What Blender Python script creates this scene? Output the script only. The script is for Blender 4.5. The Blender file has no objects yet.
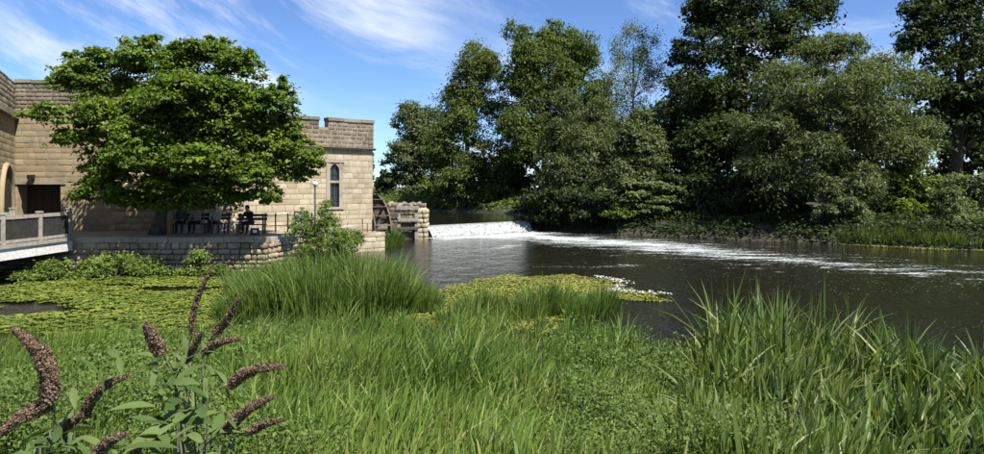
import bpy, math
import numpy as np
from mathutils import Vector, Matrix

R = math.radians
rng = np.random.default_rng(11)
scene = bpy.context.scene
C = scene.collection

# ------------------------------------------------------------------ camera, sky, sun, exposure
EYE = 3.5
F = 677.0            # focal length in photo pixels (984 wide)
HOR = 187.0          # horizon row in the photo
cam_d = bpy.data.cameras.new('camera')
cam_d.sensor_width = 36.0
cam_d.lens = F / 984 * 36.0
cam_d.shift_y = -(227.0 - HOR) / 984.0
cam_d.clip_start = 0.05
cam_d.clip_end = 3000
cam = bpy.data.objects.new('camera', cam_d)
cam.location = (0, 0, EYE)
cam.rotation_euler = (R(90), 0, 0)
C.objects.link(cam)
scene.camera = cam

SUN_EL = 57.0
SUN_DIR = Vector((0.74, -0.66, 0)).normalized()      # horizontal direction towards the sun
sun_az = math.atan2(SUN_DIR.x, SUN_DIR.y)             # clockwise from +Y
world = bpy.data.worlds.new('World')
scene.world = world
world.use_nodes = True
nt = world.node_tree
nt.nodes.clear()
def N(tree, typ, **kw):
    n = tree.nodes.new(typ)
    for k, v in kw.items():
        setattr(n, k, v)
    return n
def LK(tree, a, b):
    tree.links.new(a, b)
out = N(nt, 'ShaderNodeOutputWorld')
bg = N(nt, 'ShaderNodeBackground')
bg.inputs['Strength'].default_value = 0.07
sky = N(nt, 'ShaderNodeTexSky', sky_type='NISHITA', sun_disc=False)
sky.sun_elevation = R(SUN_EL)
sky.sun_rotation = sun_az
sky.air_density = 0.75
sky.dust_density = 0.0
sky.ozone_density = 3.0
CLOUD_ROT, CLOUD_LOC = -22.0, (16.01, 3.87, 6.2)
# thin cirrus: long wisps of noise over the whole sky, slanting gently
tc = N(nt, 'ShaderNodeTexCoord')
sx = N(nt, 'ShaderNodeSeparateXYZ'); LK(nt, tc.outputs['Generated'], sx.inputs[0])
def MATH(tree, op, a, b=None, c=None, clamp=False):
    m = N(tree, 'ShaderNodeMath', operation=op); m.use_clamp = clamp
    for i, v in enumerate((a, b, c)):
        if v is None: continue
        if isinstance(v, (int, float)): m.inputs[i].default_value = v
        else: LK(tree, v, m.inputs[i])
    return m.outputs[0]
warp = N(nt, 'ShaderNodeTexNoise'); warp.inputs['Scale'].default_value = 2.6; warp.inputs['Detail'].default_value = 1
LK(nt, tc.outputs['Generated'], warp.inputs['Vector'])
wmix = N(nt, 'ShaderNodeVectorMath', operation='MULTIPLY_ADD')
LK(nt, warp.outputs['Color'], wmix.inputs[0]); wmix.inputs[1].default_value = (.22, .22, .22); LK(nt, tc.outputs['Generated'], wmix.inputs[2])
mp0 = N(nt, 'ShaderNodeMapping'); mp0.inputs['Rotation'].default_value = (0, R(CLOUD_ROT), 0)
LK(nt, wmix.outputs[0], mp0.inputs['Vector'])
mp = N(nt, 'ShaderNodeMapping'); mp.inputs['Scale'].default_value = (1.5, 1.5, 6.5); mp.inputs['Location'].default_value = CLOUD_LOC
LK(nt, mp0.outputs[0], mp.inputs['Vector'])
n1 = N(nt, 'ShaderNodeTexNoise'); n1.inputs['Scale'].default_value = 1.5; n1.inputs['Detail'].default_value = 8; n1.inputs['Roughness'].default_value = 0.66
LK(nt, mp.outputs[0], n1.inputs['Vector'])
n2 = N(nt, 'ShaderNodeTexNoise'); n2.inputs['Scale'].default_value = 2.3; n2.inputs['Detail'].default_value = 2
LK(nt, tc.outputs['Generated'], n2.inputs['Vector'])
r1 = N(nt, 'ShaderNodeMapRange', interpolation_type='SMOOTHSTEP'); r1.inputs[1].default_value = 0.43; r1.inputs[2].default_value = 0.70
LK(nt, n1.outputs[0], r1.inputs[0])
r2 = N(nt, 'ShaderNodeMapRange', interpolation_type='SMOOTHSTEP'); r2.inputs[1].default_value = 0.30; r2.inputs[2].default_value = 0.55
LK(nt, n2.outputs[0], r2.inputs[0])
cm = MATH(nt, 'MULTIPLY', r1.outputs[0], r2.outputs[0])
cm = MATH(nt, 'MULTIPLY', cm, 0.85)
tintn = N(nt, 'ShaderNodeMix', data_type='RGBA'); tintn.blend_type = 'MULTIPLY'; tintn.inputs['Factor'].default_value = 1.0
LK(nt, sky.outputs[0], tintn.inputs['A']); tintn.inputs['B'].default_value = (.78, .92, 1.12, 1)
cmix = N(nt, 'ShaderNodeMix', data_type='RGBA')
LK(nt, cm, cmix.inputs['Factor']); LK(nt, tintn.outputs['Result'], cmix.inputs['A']); cmix.inputs['B'].default_value = (6.8, 7.2, 7.7, 1)
LK(nt, cmix.outputs['Result'], bg.inputs[0])
LK(nt, bg.outputs[0], out.inputs[0])

sun_d = bpy.data.lights.new('sun', 'SUN')
sun_d.energy = 4.8
sun_d.angle = R(0.53)
sun_d.color = (1.0, 0.95, 0.86)
sun = bpy.data.objects.new('sun', sun_d)
to_sun = Vector((SUN_DIR.x * math.cos(R(SUN_EL)), SUN_DIR.y * math.cos(R(SUN_EL)), math.sin(R(SUN_EL))))
sun.rotation_euler = to_sun.to_track_quat('Z', 'Y').to_euler()
sun.location = to_sun * 80
C.objects.link(sun)

scene.view_settings.view_transform = 'Standard'
scene.view_settings.look = 'None'
scene.view_settings.exposure = 1.2
scene.view_settings.gamma = 1.0
scene.view_settings.use_curve_mapping = False
scene.render.engine = 'CYCLES'
scene.cycles.use_denoising = True
scene.cycles.max_bounces = 7
scene.cycles.diffuse_bounces = 3
scene.cycles.glossy_bounces = 3
scene.cycles.transmission_bounces = 4
scene.cycles.transparent_max_bounces = 6
scene.cycles.caustics_reflective = False
scene.cycles.caustics_refractive = False

# ------------------------------------------------------------------ helpers
def W(px, py, Y):
    """world point seen at photo pixel (px, py) at distance Y"""
    return np.array([(px - 492.0) / F * Y, Y, EYE - (py - HOR) / F * Y])

def tag(o, label=None, cat=None, group=None, kind=None):
    if label: o['label'] = label
    if cat: o['category'] = cat
    if group: o['group'] = group
    if kind: o['kind'] = kind
    return o

def empty(name, loc=(0, 0, 0), rz=0.0, label=None, cat=None, group=None):
    o = bpy.data.objects.new(name, None)
    o.empty_display_size = 0.2
    o.location = loc; o.rotation_euler = (0, 0, rz)
    C.objects.link(o)
    return tag(o, label, cat, group)

def link(name, me, mat, parent=None):
    o = bpy.data.objects.new(name, me)
    if mat is not None and len(me.materials) == 0:
        me.materials.append(mat)
    if parent is not None:
        o.parent = parent
    C.objects.link(o)
    return o

def mesh_np(name, V, faces, tint=None, smooth=False):
    """V (n,3); faces: (m,k) int array or list of such arrays"""
    if isinstance(faces, np.ndarray): faces = [faces]
    faces = [np.asarray(f, dtype=np.int32) for f in faces if len(f)]
    me = bpy.data.meshes.new(name)
    V = np.asarray(V, dtype=np.float32)
    me.vertices.add(len(V)); me.vertices.foreach_set('co', V.ravel())
    nl = sum(f.size for f in faces); npoly = sum(len(f) for f in faces)
    me.loops.add(nl); me.polygons.add(npoly)
    me.loops.foreach_set('vertex_index', np.concatenate([f.ravel() for f in faces]))
    tot = np.concatenate([np.full(len(f), f.shape[1], dtype=np.int32) for f in faces])
    st = np.concatenate([[0], np.cumsum(tot)[:-1]]).astype(np.int32)
    me.polygons.foreach_set('loop_start', st)
    me.polygons.foreach_set('loop_total', tot)
    if smooth:
        me.polygons.foreach_set('use_smooth', np.ones(npoly, dtype=bool))
    if tint is not None:
        a = me.attributes.new('tint', 'FLOAT', 'POINT')
        a.data.foreach_set('value', np.asarray(tint, dtype=np.float32))
    me.update(calc_edges=True)
    me.validate()
    return me

class MB:
    """collects simple shapes into ONE mesh"""
    def __init__(s):
        s.v = []; s.f = []
    def add(s, vs, fs):
        b = len(s.v)
        s.v += [tuple(map(float, p)) for p in vs]
        s.f += [tuple(i + b for i in f) for f in fs]
    def box(s, cx, cy, cz, sx, sy, sz, rz=0.0):
        c, n = math.cos(rz), math.sin(rz)
        vs = []
        for dz in (-.5, .5):
            for dx, dy in ((-.5, -.5), (.5, -.5), (.5, .5), (-.5, .5)):
                x, y = dx * sx, dy * sy
                vs.append((cx + c * x - n * y, cy + n * x + c * y, cz + dz * sz))
        s.add(vs, [(3, 2, 1, 0), (4, 5, 6, 7), (0, 1, 5, 4), (1, 2, 6, 5), (2, 3, 7, 6), (3, 0, 4, 7)])
    def bar(s, a, b, w, h):
        a = Vector(a); b = Vector(b); d = (b - a).normalized()
        side = d.cross(Vector((0, 0, 1)))
        if side.length < 1e-3: side = Vector((1, 0, 0))
        side.normalize(); up = side.cross(d)
        vs = []
        for p in (a, b):
            for i, j in ((-.5, -.5), (.5, -.5), (.5, .5), (-.5, .5)):
                vs.append(p + side * w * i + up * h * j)
        s.add(vs, [(0, 1, 2, 3), (7, 6, 5, 4), (1, 0, 4, 5), (2, 1, 5, 6), (3, 2, 6, 7), (0, 3, 7, 4)])
    def tube(s, pts, rad, n=8, cap=True):
        pts = [Vector(p) for p in pts]
        if isinstance(rad, (int, float)): rad = [rad] * len(pts)
        b = len(s.v); ref = None
        for i, p in enumerate(pts):
            d = (pts[min(i + 1, len(pts) - 1)] - pts[max(i - 1, 0)]).normalized()
            if ref is None:
                ref = d.cross(Vector((0.31, 0.17, 0.93)))
                if ref.length < .1: ref = d.cross(Vector((1, 0, 0)))
            ref = (ref - d * ref.dot(d)).normalized()
            o = d.cross(ref)
            for k in range(n):
                a = 2 * math.pi * k / n
                s.v.append(tuple(p + (ref * math.cos(a) + o * math.sin(a)) * rad[i]))
        for i in range(len(pts) - 1):
            for k in range(n):
                k2 = (k + 1) % n
                s.f.append((b + i * n + k, b + i * n + k2, b + (i + 1) * n + k2, b + (i + 1) * n + k))
        if cap:
            s.f.append(tuple(b + k for k in range(n - 1, -1, -1)))
            s.f.append(tuple(b + (len(pts) - 1) * n + k for k in range(n)))
    def build(s, name, mat, parent=None, smooth=False):
        me = bpy.data.meshes.new(name)
        me.from_pydata(s.v, [], s.f)
        if smooth:
            me.polygons.foreach_set('use_smooth', np.ones(len(me.polygons), dtype=bool))
        me.update()
        return link(name, me, mat, parent)

def smooth01(a, b, x):
    t = np.clip((x - a) / (b - a), 0, 1)
    return t * t * (3 - 2 * t)

def vnoise(x, y, s, seed=0):
    """cheap smooth value noise, 0..1"""
    x = np.asarray(x, float) / s + seed * 17.3; y = np.asarray(y, float) / s + seed * 9.1
    xi, yi = np.floor(x), np.floor(y); fx, fy = x - xi, y - yi
    fx = fx * fx * (3 - 2 * fx); fy = fy * fy * (3 - 2 * fy)
    def h(a, b):
        t = np.sin(a * 127.1 + b * 311.7 + seed * 13.7) * 43758.5453
        return t - np.floor(t)
    return (h(xi, yi) * (1 - fx) + h(xi + 1, yi) * fx) * (1 - fy) + (h(xi, yi + 1) * (1 - fx) + h(xi + 1, yi + 1) * fx) * fy

# ------------------------------------------------------------------ materials
def new_mat(name):
    m = bpy.data.materials.new(name); m.use_nodes = True
    t = m.node_tree; t.nodes.clear()
    o = N(t, 'ShaderNodeOutputMaterial')
    return m, t, o

def ramp(t, fac, stops):
    r = N(t, 'ShaderNodeValToRGB')
    e = r.color_ramp.elements
    while len(e) < len(stops): e.new(0.5)
    for k, (p, c) in enumerate(stops):
        e[k].position = p; e[k].color = (*c, 1)
    LK(t, fac, r.inputs[0])
    return r.outputs[0]

def noise(t, scale, detail=4, rough=0.55, vec=None, out='Fac', dist=0.0):
    n = N(t, 'ShaderNodeTexNoise')
    n.inputs['Scale'].default_value = scale; n.inputs['Detail'].default_value = detail
    n.inputs['Roughness'].default_value = rough; n.inputs['Distortion'].default_value = dist
    if vec is not None: LK(t, vec, n.inputs['Vector'])
    return n.outputs[out]

def geo_pos(t):
    return N(t, 'ShaderNodeNewGeometry').outputs['Position']

def bump(t, h, strength, dist):
    b = N(t, 'ShaderNodeBump'); b.inputs['Strength'].default_value = strength; b.inputs['Distance'].default_value = dist
    LK(t, h, b.inputs['Height'])
    return b.outputs[0]

def mixc(t, fac, a, b, mode='MIX'):
    m = N(t, 'ShaderNodeMix', data_type='RGBA'); m.blend_type = mode
    for s, v in (('Factor', fac), ('A', a), ('B', b)):
        if isinstance(v, (int, float)): m.inputs[s].default_value = v
        elif isinstance(v, tuple): m.inputs[s].default_value = (*v, 1)
        else: LK(t, v, m.inputs[s])
    return m.outputs['Result']

def leaf_mat(name, stops, trans=0.3, rough=0.55, spec=0.2, tcol=1.25):
    m, t, o = new_mat(name)
    a = N(t, 'ShaderNodeAttribute', attribute_name='tint')
    big = noise(t, 0.35, 2, vec=geo_pos(t))
    f = MATH(t, 'ADD', a.outputs['Fac'], MATH(t, 'MULTIPLY', MATH(t, 'SUBTRACT', big, 0.5), 0.6), clamp=True)
    col = ramp(t, f, stops)
    p = N(t, 'ShaderNodeBsdfPrincipled')
    LK(t, col, p.inputs['Base Color']); p.inputs['Roughness'].default_value = rough
    p.inputs['Specular IOR Level'].default_value = spec
    tr = N(t, 'ShaderNodeBsdfTranslucent')
    LK(t, mixc(t, 1.0, col, (1.1 * tcol, 1.15 * tcol, 0.55 * tcol), 'MULTIPLY'), tr.inputs[0])
    mx = N(t, 'ShaderNodeMixShader'); mx.inputs[0].default_value = trans
    LK(t, p.outputs[0], mx.inputs[1]); LK(t, tr.outputs[0], mx.inputs[2]); LK(t, mx.outputs[0], o.inputs[0])
    return m

def simple_mat(name, c1, c2, scale=6, rough=0.8, bstr=0.4, bdist=0.01, metal=0.0, spec=0.4, detail=5):
    m, t, o = new_mat(name)
    n = noise(t, scale, detail, vec=geo_pos(t))
    f = N(t, 'ShaderNodeMapRange'); f.inputs[1].default_value = .3; f.inputs[2].default_value = .7; LK(t, n, f.inputs[0])
    p = N(t, 'ShaderNodeBsdfPrincipled')
    LK(t, mixc(t, f.outputs[0], c1, c2), p.inputs['Base Color'])
    p.inputs['Roughness'].default_value = rough; p.inputs['Metallic'].default_value = metal
    p.inputs['Specular IOR Level'].default_value = spec
    if bstr: LK(t, bump(t, noise(t, scale * 5, 4, vec=geo_pos(t)), bstr, bdist), p.inputs['Normal'])
    LK(t, p.outputs[0], o.inputs[0])
    return m

def stone_mat(name, stops, stain=(0.12, 0.105, 0.085), stain_amt=0.5, lo=0.5, bstr=0.6):
    m, t, o = new_mat(name)
    a = N(t, 'ShaderNodeAttribute', attribute_name='tint')
    oi = N(t, 'ShaderNodeObjectInfo')
    f = MATH(t, 'FRACT', MATH(t, 'ADD', a.outputs['Fac'], oi.outputs['Random']))
    pos = geo_pos(t)
    f2 = MATH(t, 'ADD', MATH(t, 'ADD', MATH(t, 'MULTIPLY', f, 0.5), .06), MATH(t, 'MULTIPLY', noise(t, 2.5, 5, vec=pos), 0.5), clamp=True)
    col = ramp(t, f2, stops)
    st = N(t, 'ShaderNodeMapRange', interpolation_type='SMOOTHSTEP'); st.inputs[1].default_value = lo; st.inputs[2].default_value = lo + .22
    LK(t, noise(t, 0.7, 6, 0.65, vec=pos), st.inputs[0])
    col = mixc(t, MATH(t, 'MULTIPLY', st.outputs[0], stain_amt), col, stain)
    sp = N(t, 'ShaderNodeMapRange', interpolation_type='SMOOTHSTEP'); sp.inputs[1].default_value = .60; sp.inputs[2].default_value = .72
    LK(t, noise(t, 9, 3, vec=pos), sp.inputs[0])
    col = mixc(t, MATH(t, 'MULTIPLY', sp.outputs[0], .45), col, stain)
    p = N(t, 'ShaderNodeBsdfPrincipled'); LK(t, col, p.inputs['Base Color'])
    p.inputs['Roughness'].default_value = 0.92; p.inputs['Specular IOR Level'].default_value = .2
    LK(t, bump(t, noise(t, 22, 5, 0.6, vec=pos), bstr, 0.03), p.inputs['Normal'])
    LK(t, p.outputs[0], o.inputs[0])
    return m

M = {}
M['stone'] = stone_mat('sandstone', [(0.0, (.235, .185, .12)), (.35, (.315, .26, .175)), (.65, (.38, .325, .23)), (1, (.47, .42, .32))], stain=(.13, .11, .08), stain_amt=.5, lo=.5)
M['stone_old'] = stone_mat('weathered_sandstone', [(0.0, (0.185, 0.140, 0.085)), (.4, (0.260, 0.206, 0.127)), (.7, (0.311, 0.256, 0.162)), (1, (0.378, 0.322, 0.223))], stain_amt=.6, lo=.50)
M['parapet'] = stone_mat('parapet_stone', [(0.0, (0.119, 0.095, 0.063)), (.4, (0.182, 0.150, 0.105)), (.75, (0.238, 0.203, 0.147)), (1, (0.294, 0.259, 0.203))], stain=(0.063, 0.059, 0.052), stain_amt=.7, lo=.46)
M['rubble'] = stone_mat('river_wall_stone', [(0.0, (0.147, 0.101, 0.063)), (.3, (0.238, 0.175, 0.112)), (.65, (0.308, 0.252, 0.175)), (1, (0.385, 0.336, 0.259))], stain=(0.056, 0.052, 0.032), stain_amt=.75, lo=.47)
M['mortar'] = simple_mat('mortar', (.19, .155, .105), (.28, .235, .165), 5, .95, .5, .01)
M['mortar_dark'] = simple_mat('dark_mortar', (0.049, 0.042, 0.028), (0.105, 0.087, 0.059), 5, .95, .5, .01)
M['coping'] = stone_mat('coping_stone', [(0.0, (0.231, 0.196, 0.140)), (.5, (0.294, 0.256, 0.189)), (1, (0.350, 0.315, 0.252))], stain=(0.070, 0.063, 0.049), stain_amt=.6, lo=.48)
M['paving'] = simple_mat('terrace_paving', (.19, .165, .12), (.30, .265, .2), 3, .95, .4, .01)
M['oak_grey'] = simple_mat('weathered_oak', (.20, .18, .15), (.36, .33, .28), 7, .85, .5, .006)
M['oak_dark'] = simple_mat('old_dark_oak', (.06, .048, .035), (.13, .105, .08), 7, .85, .5, .006)
M['mesh_dark'] = simple_mat('dark_infill_board', (.018, .018, .017), (.04, .038, .034), 5, .7, .2, .004)
M['white_paint'] = simple_mat('flaking_white_paint', (.45, .44, .42), (.72, .71, .69), 9, .75, .4, .004)
M['iron'] = simple_mat('black_iron', (.012, .012, .013), (.03, .03, .03), 20, .5, .2, .002, metal=.3)
M['bark'] = simple_mat('bark', (.05, .04, .03), (.12, .10, .075), 4, .95, .9, .03)
M['bark_pale'] = simple_mat('pale_bark', (.16, .15, .13), (.30, .28, .25), 4, .9, .6, .02)
M['door'] = simple_mat('dark_door_timber', (.015, .012, .01), (.035, .028, .02), 8, .8, .4, .005)
M['notice'] = simple_mat('grey_board', (.22, .24, .23), (.3, .32, .31), 5, .6, .1, .002)

def glass_mat():
    m, t, o = new_mat('leaded_window_glass')
    p = N(t, 'ShaderNodeBsdfPrincipled')
    p.inputs['Base Color'].default_value = (.025, .03, .035, 1); p.inputs['Roughness'].default_value = .12
    LK(t, bump(t, noise(t, 12, 2, vec=geo_pos(t)), .35, .02), p.inputs['Normal'])
    LK(t, p.outputs[0], o.inputs[0])
    return m
M['glass'] = glass_mat()
def globe_mat():
    m, t, o = new_mat('white_lamp_globe')
    p = N(t, 'ShaderNodeBsdfPrincipled')
    p.inputs['Base Color'].default_value = (.8, .8, .78, 1); p.inputs['Roughness'].default_value = .25
    LK(t, p.outputs[0], o.inputs[0]); return m
M['globe'] = globe_mat()

G = dict(
 chestnut=[(0, (.046, .080, .011)), (.5, (.092, .145, .018)), (1, (.165, .225, .030))],
 poplar=[(0, (0.042, 0.064, 0.015)), (.5, (0.074, 0.109, 0.024)), (1, (0.128, 0.165, 0.035))],
 willow=[(0, (0.048, 0.065, 0.025)), (.5, (0.084, 0.109, 0.040)), (1, (0.147, 0.176, 0.067))],
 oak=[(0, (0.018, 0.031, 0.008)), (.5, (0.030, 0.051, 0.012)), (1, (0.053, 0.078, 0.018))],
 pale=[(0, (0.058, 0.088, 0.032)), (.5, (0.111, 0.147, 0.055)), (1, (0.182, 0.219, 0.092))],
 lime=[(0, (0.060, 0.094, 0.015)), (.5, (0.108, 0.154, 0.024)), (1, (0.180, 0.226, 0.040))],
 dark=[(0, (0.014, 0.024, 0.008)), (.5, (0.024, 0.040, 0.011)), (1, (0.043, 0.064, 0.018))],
)
for k, st in G.items():
    M['leaf_' + k] = leaf_mat(k + '_leaves', st, trans=.33)
M['reed'] = leaf_mat('reed_blades', [(0, (.036, .075, .014)), (.45, (.080, .140, .026)), (.85, (.145, .205, .044)), (1, (.21, .24, .08))], trans=.38, rough=.5, spec=.3)
M['reed_dark'] = leaf_mat('sedge_blades', [(0, (.026, .052, .011)), (.45, (.072, .116, .022)), (.85, (.145, .195, .046)), (1, (.22, .24, .085))], trans=.36, rough=.45, spec=.35)
M['grass'] = leaf_mat('meadow_grass', [(0, (.046, .090, .016)), (.45, (.105, .170, .030)), (.85, (.175, .235, .052)), (1, (.24, .26, .085))], trans=.38, rough=.5)
M['herb'] = leaf_mat('herb_leaves', [(0, (.028, .058, .012)), (.5, (.066, .112, .022)), (1, (.13, .175, .040))], trans=.3, rough=.55)
M['shrub'] = leaf_mat('waterside_shrub_leaves', [(0, (0.046, 0.083, 0.015)), (.5, (0.098, 0.149, 0.026)), (1, (0.169, 0.220, 0.045))], trans=.3)
M['lily'] = leaf_mat('lily_pad_leaves', [(0, (.045, .075, .010)), (.5, (.095, .125, .018)), (1, (.165, .185, .034))], trans=.1, rough=.5, spec=.3)
M['algae'] = leaf_mat('floating_weed', [(0, (.085, .10, .018)), (.5, (.16, .175, .032)), (1, (.26, .26, .07))], trans=.1, rough=.6)
M['bud_leaf'] = leaf_mat('buddleia_leaves', [(0, (.030, .060, .014)), (.5, (.064, .105, .026)), (1, (.12, .165, .050))], trans=.28, rough=.6, spec=.2)
M['bud_flower'] = leaf_mat('spent_buddleia_florets', [(0, (.10, .066, .044)), (.5, (.20, .142, .098)), (1, (.34, .26, .18))], trans=.25, rough=.9, spec=.1)
M['bud_stem'] = simple_mat('buddleia_stem', (.055, .065, .03), (.09, .09, .05), 30, .8, .2, .002)

# ------------------------------------------------------------------ terrain
WEIR_A, WEIR_B = np.array([-4.6, 47.3]), np.array([2.6, 54.0])
UPPER = 0.80
CN = np.array([-6.7, 38.0])                    # corner of the mill house
FD = np.array([.766, .643])                    # its front wall runs this way (to the corner)
FN = np.array([.643, -.766])                   # outward normal of the front wall
lower_poly = np.array([(120, -30), (60, 2), (30, 7), (20, 9.5), (12, 11), (8, 11.4), (5, 12), (3, 13.5), (1.5, 15.6), (-1, 16.6), (-3, 16.6),
   (-5.5, 15.2), (-8, 14), (-12, 13.5), (-17, 13), (-45, 13), (-45, 27.6), (-17.4, 28.2), (-9.4, 28.6), (-7.2, 37.2), (-6.1, 37.8), (-8.0, 42), (-7.5, 46.5),
   WEIR_A, WEIR_B, (5, 53), (9, 50.2), (16, 45.3), (21.7, 41.2), (27.3, 37.8), (45, 28), (90, 12), (150, -5)], float)
upper_poly = np.array([WEIR_A, WEIR_B, (3.4, 60), (1.5, 68), (-3, 74.5), (-9, 78.5), (-20, 82), (-42, 86), (-42, 74), (-20, 67), (-13, 59), (-10, 47)], float)

def poly_sd(P, x, y):
    """signed distance: negative inside"""
    x = np.asarray(x, float); y = np.asarray(y, float)
    d2 = np.full(x.shape, 1e18); ins = np.zeros(x.shape, bool)
    for i in range(len(P)):
        a, b = P[i], P[(i + 1) % len(P)]
        e = b - a
        t = np.clip(((x - a[0]) * e[0] + (y - a[1]) * e[1]) / (e @ e), 0, 1)
        d2 = np.minimum(d2, (x - a[0] - t * e[0]) ** 2 + (y - a[1] - t * e[1]) ** 2)
        if a[1] != b[1]:
            c = ((a[1] > y) != (b[1] > y)) & (x < (b[0] - a[0]) * (y - a[1]) / (b[1] - a[1]) + a[0])
            ins ^= c
    d = np.sqrt(d2)
    return np.where(ins, -d, d)

def ground_z(x, y):
    x = np.asarray(x, float); y = np.asarray(y, float)
    dl = poly_sd(lower_poly, x, y); du = poly_sd(upper_poly, x, y)
    near = y < 20 - .25 * np.maximum(x - 10, 0)
    nz = .06 + np.minimum(.145 * np.maximum(dl, 0), 1.75) + .10 * (vnoise(x, y, 1.7, 2) - .5) * np.clip(dl, 0, 1)
    fz = .12 + .95 * smooth01(0, 1.6, dl) + .05 * np.clip(dl - 1.6, 0, 40) + .3 * (vnoise(x, y, 4, 3) - .5) * np.clip(dl / 2, 0, 1)
    uz = UPPER + .10 + .5 * smooth01(0, 2.5, du) + .03 * np.clip(du, 0, 60)
    far = np.where(du < dl, np.minimum(np.maximum(fz, UPPER + .12), uz), fz)
    left = (x < -6.0) & (y > 20) & (y < 60)
    far = np.where(left & (du > 0), np.minimum(far, 1.2), far)
    z = np.where(near, nz, far)
    z = np.where(dl < 0, np.maximum(-.9, dl * .5), z)
    z = np.where((du < 0) & (dl > -.05), np.maximum(UPPER - 1.0, UPPER + du * .5), z)
    return z

def axis(parts):
    out = []
    for a, b, s in parts:
        out.append(np.arange(a, b, s))
    return np.concatenate(out + [[parts[-1][1]]])
gx = axis([(-900, -100, 80), (-100, -40, 6), (-40, -22, 1.2), (-22, 32, .5), (32, 60, 2), (60, 120, 6), (120, 900, 80)])
gy = axis([(-300, -40, 40), (-40, 0, 4), (0, 20, .4), (20, 62, .6), (62, 120, 2), (120, 200, 10), (200, 1400, 80)])
XX, YY = np.meshgrid(gx, gy)
ZZ = ground_z(XX, YY)
def grid_faces(nx, ny):
    i = np.arange(nx - 1); j = np.arange(ny - 1)
    I, J = np.meshgrid(i, j)
    b = (J * nx + I).ravel()
    return np.stack([b, b + 1, b + nx + 1, b + nx], 1)
def ground_mat():
    m, t, o = new_mat('earth_and_turf')
    pos = geo_pos(t)
    f = N(t, 'ShaderNodeMapRange'); f.inputs[1].default_value = .35; f.inputs[2].default_value = .65
    LK(t, noise(t, .6, 6, vec=pos), f.inputs[0])
    col = mixc(t, f.outputs[0], (.030, .024, .015), (.024, .036, .011))
    col = mixc(t, MATH(t, 'MULTIPLY', noise(t, 7, 4, vec=pos), .5), col, (.050, .040, .026))
    p = N(t, 'ShaderNodeBsdfPrincipled'); LK(t, col, p.inputs['Base Color']); p.inputs['Roughness'].default_value = .95
    LK(t, bump(t, noise(t, 9, 5, vec=pos), .8, .05), p.inputs['Normal'])
    LK(t, p.outputs[0], o.inputs[0])
    return m
ground = link('ground', mesh_np('ground', np.stack([XX.ravel(), YY.ravel(), ZZ.ravel()], 1), grid_faces(len(gx), len(gy)), smooth=True), ground_mat())
tag(ground, kind='structure')

# ------------------------------------------------------------------ river
def dist_polyline(P, x, y):
    d2 = np.full(np.shape(x), 1e18); along = np.zeros(np.shape(x)); s = 0.0
    for a, b in zip(P[:-1], P[1:]):
        e = b - a; L = math.hypot(*e)
        t = np.clip(((x - a[0]) * e[0] + (y - a[1]) * e[1]) / (e @ e), 0, 1)
        q = (x - a[0] - t * e[0]) ** 2 + (y - a[1] - t * e[1]) ** 2
        along = np.where(q < d2, s + t * L, along); d2 = np.minimum(d2, q); s += L
    return np.sqrt(d2), along

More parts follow.
